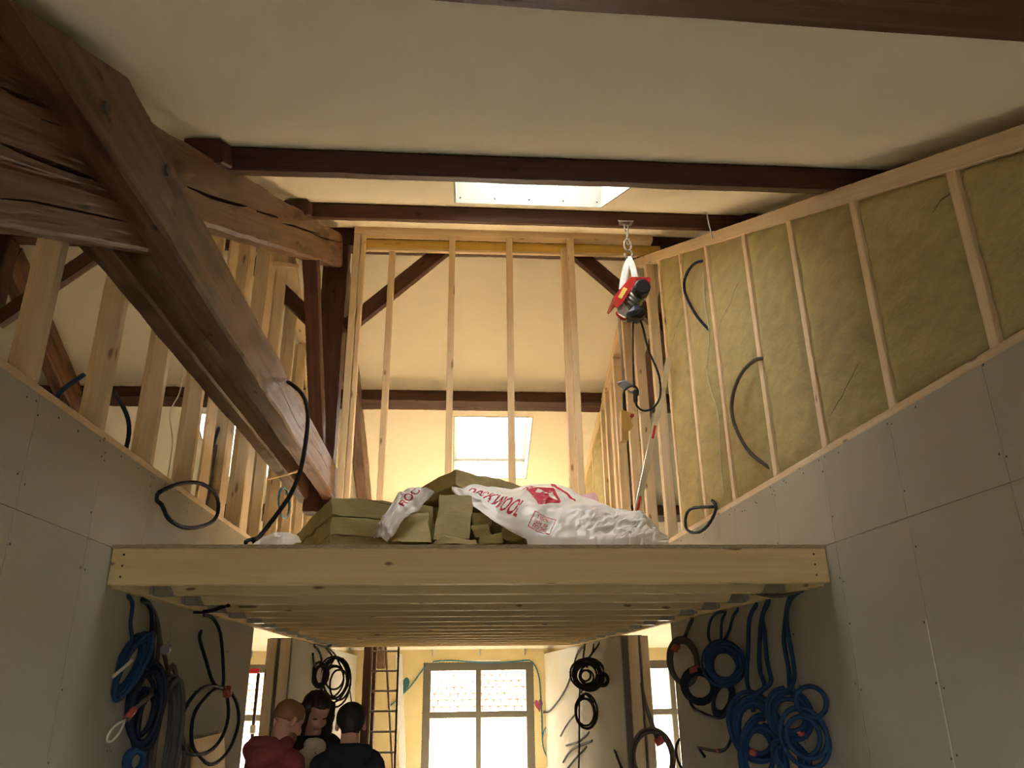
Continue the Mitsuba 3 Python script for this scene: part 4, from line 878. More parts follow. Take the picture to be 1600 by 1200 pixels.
# left 2
w2 = ((-1.805, 5.089, 1.755), (0.707, 0.707, 0), 0.092, 0.197); c2 = w2[0]
k = obj('cable_coil', tubes([spline([(-1.900, 5.020, 2.342), (-1.860, 5.049, 2.310), (-1.860, 5.151, 2.224), (-1.860, 5.177, 2.112), (-1.860, 5.205, 1.945)]), spline([(-1.900, 5.062, 2.342), (-1.860, 5.095, 2.303), (-1.860, 5.191, 2.208), (-1.860, 5.217, 2.095), (-1.860, 5.248, 1.946)]), wcoil(w2, 6, jit=.28, seed=2, th=.08), wcoil(w2, 4, c=np.add(c2, (0, .05, -.10)), fx=.75, fz=.8, jit=.13, seed=12, th=.06)], .014), 'navy_conduit', smooth=True, label='large dark blue coil hanging behind the grey bundle on the left wall', cat='cable coil')
obj('cable_tie', ring_box(np.add(c2, (.05, .06, .30)), (0, 1, .2), .03, .025), 'steel', k)
w3 = ((-1.782, 5.414, 1.556), (0.766, 0.643, 0), 0.075, 0.335); c3 = w3[0]
k = obj('cable_coil', tubes([spline([(-1.900, 5.022, 2.338), (-1.860, 5.047, 2.314), (-1.860, 5.208, 2.247), (-1.860, 5.320, 2.119), (-1.860, 5.340, 1.966), (-1.780, 5.211, 1.853)]), spline([(-1.900, 5.029, 2.347), (-1.860, 5.149, 2.281), (-1.860, 5.331, 2.119), (-1.860, 5.526, 1.970), (-1.780, 5.388, 1.815)]), wcoil(w3, 7, jit=.30, th=.07, seed=3), wcoil(w3, 3, fx=.6, jit=.30, th=.07, seed=33), spline([(-1.760, 5.457, 1.571), (-1.760, 5.530, 1.597), (-1.760, 5.641, 1.569), (-1.760, 5.733, 1.506), (-1.760, 5.797, 1.417), (-1.760, 5.800, 1.322)])], .014), 'grey_conduit', smooth=True, label='long grey bundle of conduits hanging in front of the dark coil on the left wall', cat='cable coil')
k = obj('cable', sweep(spline([(-1.890, 5.418, 1.854), (-1.760, 5.032, 1.811), (-1.720, 4.896, 1.792), (-1.720, 4.766, 1.755), (-1.720, 4.663, 1.716), (-1.720, 4.592, 1.678)]), .012), 'grey_conduit', smooth=True, label='grey cable end with red tape and a white loop on the left wall', cat='cable')
pt, dd = nearest(spline([(-1.720, 4.896, 1.792), (-1.720, 4.766, 1.755), (-1.720, 4.663, 1.716), (-1.720, 4.592, 1.678)]), [(-1.720, 4.655, 1.713)][0])
obj('tape', ring_box(pt, dd, .019, .09), 'red_tape', k, smooth=True, label='red tape')
obj('cord_loop', sweep(spline([(-1.720, 4.590, 1.681), (-1.720, 4.488, 1.664), (-1.720, 4.419, 1.638), (-1.720, 4.387, 1.604), (-1.720, 4.409, 1.588), (-1.720, 4.463, 1.591), (-1.720, 4.532, 1.620), (-1.720, 4.568, 1.654), (-1.720, 4.583, 1.678)], .02), .006), 'white_cord', k, smooth=True, label='white cord loop')
w4 = ((-1.831, 5.115, 1.446), (0.766, 0.643, 0), 0.050, 0.057); c4 = w4[0]
obj('cable_coil', tubes([wcoil(w4, 7, jit=.2, seed=5), spline([np.add(c4, (0, 0, .1)), np.add(c4, (-.02, .04, .25)), np.add(c4, (-.03, .06, .4))])], .013), 'blue_conduit', smooth=True, label='small blue bundle at the lower left picture edge', cat='cable coil')
k = obj('cable_coil', tubes([spline([(-1.900, 6.281, 2.229), (-1.880, 6.205, 2.175), (-1.860, 6.364, 2.021), (-1.840, 6.606, 1.849), (-1.820, 6.798, 1.819), (-1.800, 6.610, 1.830), (-1.780, 6.168, 1.837), (-1.760, 5.749, 1.743), (-1.760, 5.620, 1.619), (-1.760, 5.731, 1.479), (-1.760, 6.036, 1.402), (-1.760, 6.417, 1.402), (-1.760, 6.715, 1.501), (-1.770, 6.823, 1.634), (-1.800, 6.842, 1.762)]),
    spline([(-1.900, 6.278, 2.345), (-1.880, 6.446, 2.339), (-1.860, 6.600, 2.267), (-1.860, 6.754, 2.128), (-1.840, 6.836, 1.858), (-1.820, 6.632, 1.825), (-1.790, 6.139, 1.735), (-1.780, 5.949, 1.625), (-1.780, 5.997, 1.481), (-1.780, 6.198, 1.385), (-1.780, 6.482, 1.303), (-1.780, 6.868, 1.323), (-1.780, 7.111, 1.422), (-1.790, 7.248, 1.570), (-1.800, 7.168, 1.697), (-1.820, 6.933, 1.814)])], .013), 'navy_conduit', smooth=True, label='open dark blue conduit coil with orange tape beside the left doorway', cat='cable coil')
obj('tape', ring_box([(-1.800, 6.827, 1.795)][0], (0, .6, -.8), .035, .07), 'red_tape', k, smooth=True, label='orange tape')
cable('cable', [(-1.900, 6.042, 2.350), (-1.820, 6.125, 2.360), (-1.700, 6.018, 2.378), (-1.550, 5.665, 2.360)], .014, 'black_cable', 'dark cable stub under the left joist hangers', 'cable')
bd = [(-1.860, 6.320, 1.478), (-1.860, 7.134, 1.484)]
obj('plywood_board', grain(hull([(x, y, z) for (_, y, z2) in ((0, bd[0][1], bd[0][2]), (0, bd[1][1], bd[1][2])) for x, z in ((-1.885, z2), (-1.865, z2), (-1.70, .003), (-1.68, .003))]), (-1.8, 6, 0), (0, 0, 1), (1, 0, 0)), 'yellow_board', label='plywood board leaning on the left wall behind the open conduit coil', cat='board')
pr = thing('clamp_bar', 'black bar with a red head standing in front of the left window', 'clamp')
q = [(-3.651, 15.900, 2.041), (-3.574, 15.900, 0.960), (-3.939, 15.900, 2.078), (-3.643, 15.900, 2.075)]
obj('bar', box(q[0][0] - .025, q[0][0] + .025, 15.88, 15.92, 0, q[0][2]), 'black_plastic', pr)
obj('head', box(q[2][0], q[3][0], 15.86, 15.94, q[0][2], q[0][2] + .09, .01), 'red_paint', pr, label='red head')
obj('grip', box(q[0][0] - .05, q[0][0] + .05, 15.86, 15.94, 1.0, 1.15, .01), 'motor_grey', pr)
# left, far part
ca = ((-1.795, 11.445, 1.954), (0.866, 0.500, 0), 0.087, 0.131); cb = ((-1.716, 12.265, 1.898), (0.866, 0.500, 0), 0.178, 0.236)
obj('cable_coil', tubes(hung(ca, 6, [[(-1.900, 11.328, 2.331), (-1.860, 11.478, 2.286), (-1.860, 11.807, 2.187)]], jit=.3, seed=6) + [spline([(-1.860, 11.085, 2.223), (-1.860, 11.178, 2.137), (-1.860, 11.436, 2.036)])], .016), 'black_cable', smooth=True, label='smaller black coil high on the far left wall above the woman', cat='cable coil')
obj('cable_coil', tubes(hung(cb, 8, [[(-1.900, 12.280, 2.361), (-1.860, 12.699, 2.266)], [(-1.900, 12.464, 2.368), (-1.860, 13.033, 2.286)]], jit=.45, seed=7), .014), 'black_cable', smooth=True, label='larger black coil high on the far left wall', cat='cable coil')
cable('cable', [(-1.860, 15.007, 1.873), (-1.860, 15.247, 1.765), (-1.860, 15.654, 1.531)], .012, 'black_cable', 'short black rod hanging on the far left wall', 'cable')
cable('cable', [(-1.800, 10.774, 2.323), (-1.800, 11.409, 2.325), (-1.800, 12.049, 2.351), (-1.800, 12.739, 2.435)], .014, 'black_cable', 'dark cable stub under the far left joist ends', 'cable')
# right, far part
cc = ((1.808, 11.010, 1.911), (-0.866, 0.500, 0), 0.193, 0.169); cd = ((1.922, 10.511, 1.852), (-0.866, 0.500, 0), 0.078, 0.069); ce = ((1.833, 11.403, 1.454), (-0.866, 0.500, 0), 0.150, 0.186)
def rcoil(c, rx, rz, turns, **kw): return coil_path(c, AR, AZ, rx, rz, turns, thick=kw.pop('thick', (-.04, 0, 0)), **kw)
obj('cable_coil', tubes(hung(cc, 8, [[(1.971, 12.120, 2.339), (1.942, 12.090, 2.229)], [(1.992, 11.449, 2.336), (1.962, 11.419, 2.224)], [(2.003, 11.057, 2.327), (1.971, 11.142, 2.265)]], jit=.3, seed=8) + [ wcoil(cc, 4, jit=.5, fx=.7, fz=.7, seed=80), wcoil(cd, 3, jit=.3, seed=9)], .013), 'black_cable', smooth=True, label='tangled black coil high on the far right wall', cat='cable coil')
obj('cable_coil', tubes(hung(ce, 4, [[(1.924, 12.045, 1.768), (1.915, 12.320, 1.678)]], jit=.25, seed=10) + [spline([(1.900, 12.819, 1.371), (1.875, 13.683, 1.177), (1.854, 14.381, 0.965)])], .014), 'black_cable', smooth=True, label='thin black coil below the tangled coil on the far right wall', cat='cable coil')
cable('cable', [(1.973, 12.068, 2.346), (1.926, 12.620, 2.228), (1.913, 13.071, 2.001), (1.887, 13.948, 1.679), (1.853, 15.058, 1.431), (1.829, 15.880, 1.297), (1.802, 16.770, 1.268)], .016, 'black_cable', 'black cable swinging from the far right wall towards the window', 'cable')
cable('cable', [(1.913, 12.409, 1.740), (1.909, 12.536, 1.425), (1.906, 12.619, 1.069), (1.901, 12.807, 0.490)], .014, 'black_cable', 'black cable hanging straight down the far right wall', 'cable')
for j, pts in enumerate(([(1.973, 12.065, 1.151), (1.926, 12.638, 1.006), (1.905, 13.317, 0.917), (1.887, 13.937, 0.846)], [(1.979, 11.856, 1.055), (1.917, 12.929, 0.898), (1.896, 13.645, 0.773), (1.875, 14.322, 0.566)], [(1.966, 12.307, 0.942), (1.916, 12.961, 0.763), (1.884, 14.018, 0.478)])):
    cable('cable', pts, .016, 'black_cable', 'black cable stub low on the far right wall, %s of three' % ('topmost', 'middle', 'lowest')[j], 'cable', 'cable stubs on the far right wall')
cable('cable', [(2.020, 10.500, 1.026), (1.990, 10.167, 0.968), (1.999, 9.881, 0.824)], .016, 'navy_conduit', 'short blue conduit end beside the right door post', 'conduit')
cable('cable', [(-0.400, 16.486, 2.226), (-0.095, 16.486, 2.247), (0.545, 16.486, 2.205), (1.188, 16.486, 2.211), (1.524, 16.486, 2.231), (1.588, 16.486, 2.207), (1.700, 16.486, 2.012), (1.744, 16.486, 1.713), (1.759, 16.486, 1.278), (1.763, 16.486, 0.955), (1.769, 16.486, 0.704), (1.815, 16.486, 0.534), (1.875, 16.486, 0.444)], .012, 'teal_cable', 'blue cable running over the middle window and down its right side', 'cable')
cable('cable', [(1.943, 16.486, 1.079), (1.866, 16.486, 1.022), (1.800, 16.486, 0.931), (1.758, 16.486, 0.773)], .010, 'teal_cable', 'short blue cable branch right of the middle window', 'cable')
cable('cable', [(-0.538, 16.486, 2.144), (-0.660, 16.486, 1.990), (-0.780, 16.486, 1.826), (-0.937, 16.486, 1.663), (-1.081, 16.486, 1.526), (-1.249, 16.486, 1.389)], .012, 'teal_cable', 'pale blue cable running down left from the middle window to the ladder', 'cable')
cg = [(2.213, 9.300, 1.049)][0]
k = obj('cable_coil', tubes([spline([(2.254, 9.800, 1.804), (2.264, 9.600, 1.534), (2.292, 9.350, 1.257), (2.297, 9.300, 1.195)]), spline([(2.260, 9.800, 1.775), (2.249, 9.600, 1.534), (2.259, 9.350, 1.290), (2.282, 9.300, 1.195)]), coil_path(cg, (1, 0, 0), AZ, .22, .27, 5, .10, thick=(0, .05, 0), seed=13)], .015), 'grey_conduit', smooth=True, label='grey and blue open coil with red tape hanging in the right doorway', cat='cable coil')
obj('tape', ring_box([(2.285, 9.250, 1.212)][0], (.5, 0, -1), .05, .07), 'red_tape', k, smooth=True, label='red tape')
cable('cable', [(2.466, 8.900, 1.281), (2.406, 8.900, 1.232), (2.371, 8.900, 1.147), (2.388, 8.900, 1.036), (2.435, 8.900, 0.944)], .014, 'navy_conduit', 'dark blue conduit arc at the edge of the right doorway', 'conduit')
# right, near part
wr1 = ((2.002, 7.028, 1.994), (-0.766, 0.643, 0), 0.120, 0.168); cr1 = wr1[0]
k = obj('cable_coil', tubes(hung(wr1, 9, [[(2.124, 7.034, 2.352), (2.094, 7.045, 2.304), (2.090, 7.177, 2.230)]], jit=.2, seed=14, th=.05), .017), 'grey_conduit', smooth=True, label='round brownish grey coil at the edge of the right doorway', cat='cable coil')
obj('tape', tape_on(wr1, [(2.017, 7.264, 2.136)][0], .045, .06), 'red_tape', k, smooth=True, label='faded red tape')
wr2 = ((2.024, 6.029, 1.966), (-0.707, 0.707, 0), 0.141, 0.122); cr2 = wr2[0]
obj('cable_coil', tubes(hung(wr2, 8, [[(2.147, 6.268, 2.349), (2.125, 6.330, 2.345), (2.109, 6.533, 2.280), (2.080, 6.513, 2.163)], [(2.149, 6.212, 2.345), (2.117, 6.252, 2.270), (2.088, 6.219, 2.153)], [(2.156, 5.954, 2.347), (2.124, 6.031, 2.269), (2.121, 6.124, 2.186)]], jit=.45, seed=15, th=.09), .012), 'blue_conduit', smooth=True, label='blue conduit coil hanging high on the right wall, right of the brownish coil', cat='cable coil')
wr3 = ((2.007, 6.643, 1.794), (-0.707, 0.707, 0), 0.139, 0.122); cr3 = wr3[0]
k = obj('cable_coil', tubes([wcoil(wr3, 6, jit=.28, seed=16, th=.06), spline([(2.024, 7.026, 1.694), (2.026, 6.959, 1.631), (2.031, 6.787, 1.596), (2.037, 6.590, 1.574), (2.043, 6.386, 1.568), (2.048, 6.228, 1.583), (2.051, 6.135, 1.626), (2.053, 6.074, 1.694)])], .014), 'navy_conduit', smooth=True, label='dark blue coil with pink tape below the brownish coil on the right wall', cat='cable coil')
obj('tape', tape_on(wr3, [(2.033, 6.720, 1.926)][0], .04, .07), 'red_tape', k, smooth=True, label='pink tape')
wr4 = ((2.068, 6.275, 1.708), (-0.707, 0.707, 0), 0.070, 0.119); cr4 = wr4[0]
obj('cable_coil', tubes([wcoil(wr4, 7, jit=.25, seed=17, tilt=.5), spline([(2.071, 6.135, 1.670), (2.072, 6.108, 1.548), (2.069, 6.202, 1.413), (2.064, 6.358, 1.341), (2.057, 6.591, 1.319), (2.046, 6.964, 1.316)], .02), spline([(2.046, 6.964, 1.316), (2.048, 6.892, 1.287), (2.050, 6.821, 1.260)])], .012), 'navy_conduit', smooth=True, label='folded dark blue bundle with a hooked end in the middle of the right wall', cat='cable coil')
obj('tape', ring_box([(2.061, 6.473, 1.328)][0], (0, 1, 0), .017, .045), 'red_tape', 'cable_coil_%03d' % used['cable_coil'], smooth=True, label='orange tape')
wr5 = ((2.032, 5.549, 1.542), (-0.707, 0.707, 0), 0.151, 0.174); cr5 = wr5[0]; wr6 = ((2.076, 5.047, 1.643), (-0.707, 0.707, 0), 0.110, 0.113); cr6 = wr6[0]; wr7 = ((2.097, 4.775, 1.718), (-0.707, 0.707, 0), 0.092, 0.084); wr8 = ((2.067, 4.862, 1.521), (-0.707, 0.707, 0), 0.131, 0.145); wr9 = ((2.068, 5.077, 1.387), (-0.707, 0.707, 0), 0.120, 0.078)
k = obj('cable_coil', tubes(hung(wr5, 6, [[(2.167, 5.587, 2.346), (2.135, 5.679, 2.266), (2.132, 5.782, 2.051), (2.073, 5.718, 1.806)], [(2.174, 5.372, 2.357), (2.141, 5.450, 2.261), (2.138, 5.558, 2.097), (2.137, 5.614, 1.884), (2.082, 5.445, 1.786)], [(2.173, 5.406, 2.351), (2.141, 5.468, 2.241), (2.141, 5.467, 2.173), (2.141, 5.470, 1.928), (2.085, 5.332, 1.815)]], jit=.3, seed=18, th=.07) + [ wcoil(wr5, 5, c=np.add(cr5, (0, -.05, -.16)), fx=.85, fz=1.1, jit=.34, seed=19, th=.05, tilt=.2)], .016), 'blue_conduit', smooth=True, label='big bright blue conduit coil low on the right wall', cat='cable coil')
obj('tape', tape_on(wr5, [(2.017, 5.609, 1.382)][0], .035, .05), 'red_tape', k, smooth=True, label='red tape')
k = obj('cable_coil', tubes(hung(wr6, 5, [[(2.189, 4.853, 2.361), (2.155, 4.989, 2.332), (2.152, 5.107, 2.202), (2.150, 5.173, 2.059), (2.150, 5.156, 1.902), (2.112, 5.084, 1.789)], [(2.189, 4.860, 2.366), (2.146, 4.951, 2.324), (2.143, 5.066, 2.200), (2.143, 5.055, 2.000), (2.114, 5.041, 1.808)]], jit=.32, seed=21, th=.06) + [ wcoil(wr7, 1, jit=.05, seed=22), wcoil(wr8, 3, jit=.35, seed=23, th=.05, tilt=-.4), wcoil(wr9, 4, jit=.38, seed=24, th=.05, tilt=.6), wcoil(wr9, 3, jit=.3, fx=.5, fz=1.7, seed=25, th=.05)], .0145), 'blue_conduit', smooth=True, label='loose tangle of blue conduit, rightmost on the right wall', cat='cable coil')
obj('tape', tape_on(wr6, [(2.037, 4.933, 1.538)][0], .03, .03), 'red_tape', k, smooth=True, label='pink tape')
cable('cable', [(1.971, 5.459, 2.488), (2.071, 5.463, 2.427), (2.127, 5.251, 2.366), (2.137, 4.940, 2.347), (2.189, 4.853, 2.361)], .012, 'grey_conduit', 'grey conduit running from the joists to the rightmost tangle', 'conduit')

# ------------------------------------------------------------------ people
def smooth_body(bones, refine=.022, it=12):
    """bones: (p, q, rp, rq) hulls of two spheres, joined and relaxed into one skin."""
    ms = []
    for p, q, rp, rq in bones:
        ms.append(m3.Manifold.batch_hull([m3.Manifold.sphere(rp, 20).translate(tuple(map(float, p))), m3.Manifold.sphere(rq, 20).translate(tuple(map(float, q)))]))
    m = m3.Manifold.batch_boolean(ms, m3.OpType.Add).refine_to_length(refine)
    v, f = VF(m); t = trimesh.Trimesh(v, f); trimesh.smoothing.filter_taubin(t, iterations=it)
    return t

def hand(bones, w, d, side, palm_n):
    """Palm, four fingers and a thumb from the wrist w along d."""
    d = np.asarray(d, float); d /= np.linalg.norm(d); n = np.asarray(palm_n, float); n -= d * (n @ d); n /= np.linalg.norm(n); s = np.cross(d, n) * side
    w = np.asarray(w, float)
    for k in (-1, 0, 1): bones.append((w + s * .012 * k, w + d * .085 + s * .026 * k, .017, .014))
    for k, l in ((-1.5, .062), (-.5, .078), (.5, .083), (1.5, .072)):
        a = w + d * .088 + s * .018 * k; b = a + d * l * .5 + n * .008; c = b + d * l * .32 + n * .022
        bones += [(a, b, .0095, .0085), (b, c, .0085, .0075)]
    a = w + d * .03 + s * .032; b = a + d * .035 + s * .022 + n * .012; bones += [(a, b, .012, .010), (b, b + d * .03 + n * .012, .010, .0085)]

def place_fn(x, y, face, h):
    s = h / 1.75; c, sn = math.cos(face), math.sin(face)               # face: angle of the facing direction from +y towards +x
    def R(p): p = np.asarray(p, float) * s; return np.array([x + p[0] * c + p[1] * sn, y - p[0] * sn + p[1] * c, p[2]])
    return R, s

def person(x, y, face, h, label, hair, cloth, pants, look=(0, 0), fem=False, arms='front', hairkind='short'):
    R, s = place_fn(x, y, face, h)
    k = numbered('person'); tag(k, label, 'person')
    sw_ = .142 if fem else .158
    # head frame: turned and tilted
    pit, yw = look
    hc_ = np.array([0, .03 + .10 * math.sin(pit), 1.615 - .02 * pit])
    def HD(p):
        p = np.asarray(p, float); a = np.array([p[0], p[1] * math.cos(pit) + p[2] * math.sin(pit), -p[1] * math.sin(pit) + p[2] * math.cos(pit)])
        a = np.array([a[0] * math.cos(yw) + a[1] * math.sin(yw), -a[0] * math.sin(yw) + a[1] * math.cos(yw), a[2]])
        return R(hc_ + a)
    B = []
    add = lambda p, q, a, b: B.append((R(p), R(q), a * s, b * s))
    hb = lambda p, q, a, b: B.append((HD(p), HD(q), a * s, b * s))
    hb((0, -.022, .045), (0, .012, .048), .078, .074); hb((0, .02, .02), (0, .045, -.055), .066, .040); hb((0, .052, -.075), (0, .050, -.08), .026, .024)
    hb((-.02, .06, -.02), (.02, .06, -.02), .035, .035)
    hb((0, .078, .018), (0, .098, -.022), .010, .013)                  # nose
    for q in (-1, 1):
        hb((q * .03, .068, .035), (q * .012, .074, .038), .014, .012); hb((q * .074, -.005, .02), (q * .080, -.012, -.015), .016, .012)
    B.append((R((0, -.01, 1.46)), HD((0, -.015, -.04)), .058 * s, .054 * s))
    add((-sw_ + .03, -.01, 1.40), (sw_ - .03, -.01, 1.40), .062, .062)
    add((-.07, 0, 1.30), (.07, 0, 1.30), .105, .105); add((-.06, 0, 1.30), (-.06, 0, 1.02), .105, .088); add((.06, 0, 1.30), (.06, 0, 1.02), .105, .088)
    add((-.08, 0, .93), (.08, 0, .93), .108, .108); add((0, 0, 1.05), (0, 0, .93), .10, .11)
    C = {}
    for q in (-1, 1):
        hip, kn, an = (q * .09, 0, .90), (q * .10, .02, .50), (q * .10, -.01, .09)
        add(hip, kn, .088, .058); add(kn, an, .056, .040); add(an, (q * .105, .13, .04), .045, .032)
        sh = (q * sw_, -.01, 1.40)
        if arms == 'front': el, wr = (q * (sw_ + .035), .03, 1.11), (q * .10, .27, 1.08)
        elif arms == 'low': el, wr = (q * (sw_ + .035), .0, 1.11), (q * .15, .20, .98)
        else: el, wr = (q * (sw_ + .05), -.02, 1.10), (q * (sw_ + .05), .06, .85)
        add(sh, el, .052, .042); add(el, wr, .041, .029); C[q] = (sh, el, wr)
        dv = np.array(R(wr)) - np.array(R(el)); hand(B, R(wr), dv, q, R((-q * .5, -.1, -.6)) - R((0, 0, 0)) if arms != 'down' else R((-q, 0, 0)) - R((0, 0, 0)))
    scene[k] = mikit.ply(smooth_body(B, .016), 'mat_skin', smooth=True)
    # clothes
    J = []
    ad = lambda p, q, a, b: J.append((R(p), R(q), a * s, b * s))
    ad((-sw_ + .03, -.01, 1.405), (sw_ - .03, -.01, 1.405), .074, .074); ad((-.075, -.005, 1.28), (.075, -.005, 1.28), .122, .122)
    for q in (-1, 1):
        ad((q * .075, 0, 1.28), (q * .085, 0, .90), .122, .112); sh, el, wr = C[q]; ad(sh, el, .062, .056); ad(el, tuple(np.array(wr) * .9 + np.array(el) * .1), .058, .044)
    ad((-.08, 0, .90), (.08, 0, .90), .12, .12); ad((0, -.01, 1.44), (0, -.01, 1.40), .075, .10)
    jm = smooth_body(J, .03, 10)
    v = np.array(jm.vertices); nrm = np.array(jm.vertex_normals)
    v = v + nrm * ((meshkit.noise(v * 11, 3) - .5) * .028 + (meshkit.noise(v * 27, 4) - .5) * .010)[:, None]
    obj('jacket' if not hairkind == 'buzz' else 'hoodie', (v, np.array(jm.faces)), cloth, k, smooth=True)
    Lg = []
    for q in (-1, 1):
        Lg += [(R((q * .09, 0, .90)), R((q * .10, .02, .50)), .104 * s, .074 * s), (R((q * .10, .02, .50)), R((q * .10, -.01, .10)), .072 * s, .062 * s)]
    Lg.append((R((-.07, 0, .92)), R((.07, 0, .92)), .116 * s, .116 * s))
    obj('trousers', smooth_body(Lg, .04, 6), pants, k, smooth=True)
    for q in (-1, 1): obj('shoe', smooth_body([(R((q * .10, -.04, .055)), R((q * .105, .14, .045)), .055 * s, .044 * s)], .03, 4), 'black_plastic', k, smooth=True)
    for q in (-1, 1):
        obj('eye', smooth_body([(HD((q * .022, .0795, .012)), HD((q * .040, .0735, .008)), .0052 * s, .0048 * s)], .004, 2), 'eye', k, smooth=True)
    obj('mouth', smooth_body([(HD((-.018, .080, -.055)), HD((.018, .080, -.055)), .0085 * s, .0085 * s)], .008, 2), 'lip', k, smooth=True)
    # hair
    hs = []
    hh = lambda p, q, a, b: hs.append(m3.Manifold.batch_hull([m3.Manifold.sphere(a * s, 24).translate(tuple(HD(p))), m3.Manifold.sphere(b * s, 24).translate(tuple(HD(q)))]))
    if hairkind == 'long':
        hh((0, -.026, .050), (0, .004, .056), .092, .088)
        for q in (-1, 1):
            for i, (p1, p2, p3) in enumerate((((q * .075, .02, .06), (q * .088, .03, -.08), (q * .085, .075, -.27)), ((q * .07, -.03, .04), (q * .09, -.03, -.12), (q * .105, .02, -.30)))):
                hh(p1, p2, .034, .032); hh(p2, p3, .032, .020)
        hh((0, -.07, .02), (0, -.085, -.22), .075, .06); hh((-.05, -.06, 0), (-.07, -.08, -.28), .05, .035); hh((.05, -.06, 0), (.07, -.08, -.28), .05, .035)
    else:
        a = .089 if hairkind == 'short' else .0815
        hh((0, -.024, .047), (0, .006, .052), a, a - .004)
        if hairkind == 'short': hh((0, -.045, .02), (0, -.05, -.03), .072, .052)
        else: hh((0, -.04, .02), (0, -.035, -.02), .070, .058)
    hm = m3.Manifold.batch_boolean(hs, m3.OpType.Add)
    pl = [HD(p) for p in ((-.062, .02, .075), (.062, .02, .075), (-.064, .2, .085), (.064, .2, .085), (-.060, .02, -.30), (.060, .02, -.30), (-.062, .2, -.3), (.062, .2, -.3))]
    hm = hm - hull(pl)
    if hairkind != 'long': hm = hm.trim_by_plane(tuple(HD((0, 0, 1)) - HD((0, 0, 0))) / np.linalg.norm(HD((0, 0, 1)) - HD((0, 0, 0))), float(np.dot((HD((0, 0, 1)) - HD((0, 0, 0))) / np.linalg.norm(HD((0, 0, 1)) - HD((0, 0, 0))), HD((0, 0, -.045 if hairkind == 'short' else 0.0)))))
    v, f = VF(hm.refine_to_length(.016)); t = trimesh.Trimesh(v, f); trimesh.smoothing.filter_taubin(t, iterations=8)
    v = np.array(t.vertices); v = v + np.array(t.vertex_normals) * ((meshkit.noise(v * np.array([70, 70, 14.]), 5) - .5) * (.012 if hairkind == 'long' else .003))[:, None]
    obj('hair', (v, np.array(t.faces)), hair, k, smooth=True)
    return k, R, HD, s

k, R, HD, s = person(-1.03, 5.12, .62, 1.775, 'man with shaved head in a red hoodie, seen from behind at the left', 'fair_hair', 'red_cloth', 'denim', look=(.42, .25), hairkind='buzz', arms='front')
obj('beard', smooth_body([(HD((-.035, .045, -.07)), HD((.035, .045, -.07)), .034 * s, .034 * s), (HD((0, .06, -.085)), HD((0, .065, -.09)), .03 * s, .026 * s)], .012, 6), 'fair_hair', k, smooth=True)
hd = smooth_body([(R((-.10, -.09, 1.47)), R((0, -.135, 1.43)), .055 * s, .062 * s), (R((.10, -.09, 1.47)), R((0, -.135, 1.43)), .055 * s, .062 * s), (R((-.09, -.01, 1.50)), R((-.10, -.09, 1.46)), .042 * s, .05 * s), (R((.09, -.01, 1.50)), R((.10, -.09, 1.46)), .042 * s, .05 * s), (R((-.07, -.10, 1.50)), R((.07, -.10, 1.50)), .045 * s, .045 * s)], .02, 8)
obj('hood', hd, 'red_cloth', k, smooth=True, label='folded hood on the shoulders')
k, R, HD, s = person(-.93, 5.76, math.pi + -.35, 1.81, 'woman with long dark hair and a cream blouse looking down between two men', 'dark_hair', 'black_cloth', 'black_cloth', look=(.50, -.15), fem=True, hairkind='long', arms='front')
bl_ = smooth_body([(R((-.02, .065, 1.42)), R((.02, .065, 1.42)), .045 * s, .045 * s), (R((-.045, .075, 1.35)), R((.045, .075, 1.35)), .062 * s, .062 * s), (R((-.03, .07, 1.41)), R((.0, .085, 1.28)), .05 * s, .07 * s), (R((-.05, .088, 1.25)), R((.05, .088, 1.25)), .068 * s, .068 * s), (R((-.045, .085, 1.25)), R((.045, .08, .98)), .066 * s, .07 * s), (R((.045, .085, 1.25)), R((-.045, .08, .98)), .066 * s, .07 * s)], .025, 6)
obj('blouse', bl_, 'cream_cloth', k, smooth=True, label='cream blouse with small brown flowers')
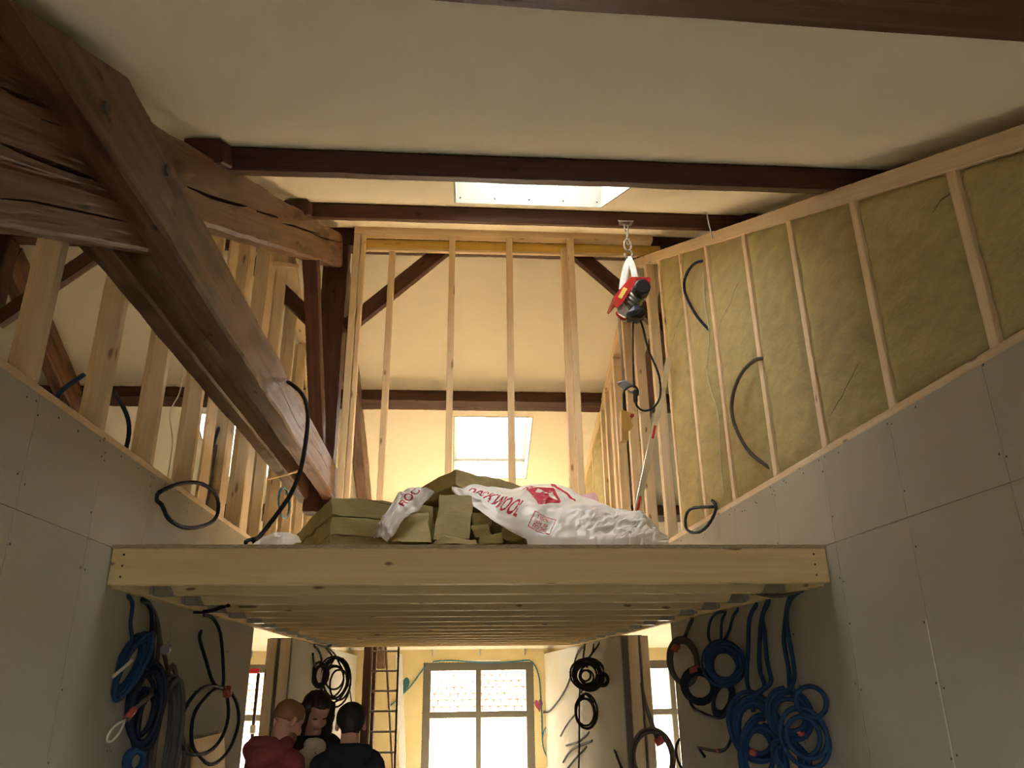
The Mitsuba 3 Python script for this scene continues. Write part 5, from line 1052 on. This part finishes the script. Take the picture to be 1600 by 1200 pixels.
k, R, HD, s = person(-.60, 5.08, -.10, 1.745, 'man with short dark hair in a navy jacket, seen from behind on the right', 'black_hair', 'navy_cloth', 'denim', look=(.22, -.05), hairkind='short', arms='low')
hd = smooth_body([(R((-.09, -.08, 1.475)), R((0, -.12, 1.42)), .05 * s, .055 * s), (R((.09, -.08, 1.475)), R((0, -.12, 1.42)), .05 * s, .055 * s), (R((-.05, -.10, 1.49)), R((.05, -.10, 1.49)), .04 * s, .04 * s)], .02, 8)
obj('hood', hd, 'navy_cloth', k, smooth=True, label='hood lying on the back')

# ------------------------------------------------------------------ the neighbouring house seen through the windows
nb = thing('neighbour_house', 'pale house with a red brown tiled roof across the yard, seen through the windows', 'house')
obj('wall', box(-16, 16, 27.3, 27.6, -4, 1.0), 'render_wall', nb)
obj('wall', box(-16, 16, 32.5, 32.8, -4, 3.9), 'render_wall', nb)
obj('gutter', sweep(np.array([(-16, 26.92, .86), (0, 26.92, .86), (16, 26.92, .86)]), .06), 'steel', nb)
obj('roof_deck', hull([(x, y, z) for x in (-16, 16) for y, z in ((26.95, .88), (32.4, 4.3), (26.95, .80), (32.4, 4.2))]), 'roofing', nb)
tv = []
g = np.random.default_rng(5)
dvec = np.array([0, 5.45, 3.42]) / np.hypot(5.45, 3.42); nvec = np.array([0, -3.42, 5.45]) / np.hypot(5.45, 3.42)
for r in range(16):
    for c in range(54):
        o = np.array([-8 + c * .26 + (r % 2) * .13, 26.93, .90]) + dvec * r * .36; w = .122
        j = g.normal(0, .006)
        tv.append(hull([o + np.array([x, 0, 0]) + dvec * d + nvec * (h + j) for x, d, h in ((-w, 0, .035), (w, 0, .035), (0, -.04, .05), (-w, .42, .008), (w, .42, .008), (-w, 0, .01), (w, 0, .01), (0, -.04, .03), (0, .42, .03))]))
obj('roof_tile', cat_(tv), 'tile', nb, kind='stuff', label='rows of red brown roof tiles')
hx = thing('window_shutter', 'pale wooden shutter on the neighbouring house wall', 'shutter')
obj('slat_leaf', box(1.6, 2.1, 27.22, 27.28, -1.8, .55), 'pine', hx)
obj('ground_yard', box(-30, 30, 17, 60, -4.3, -4.0), 'concrete', label='yard between the houses', kind='structure')
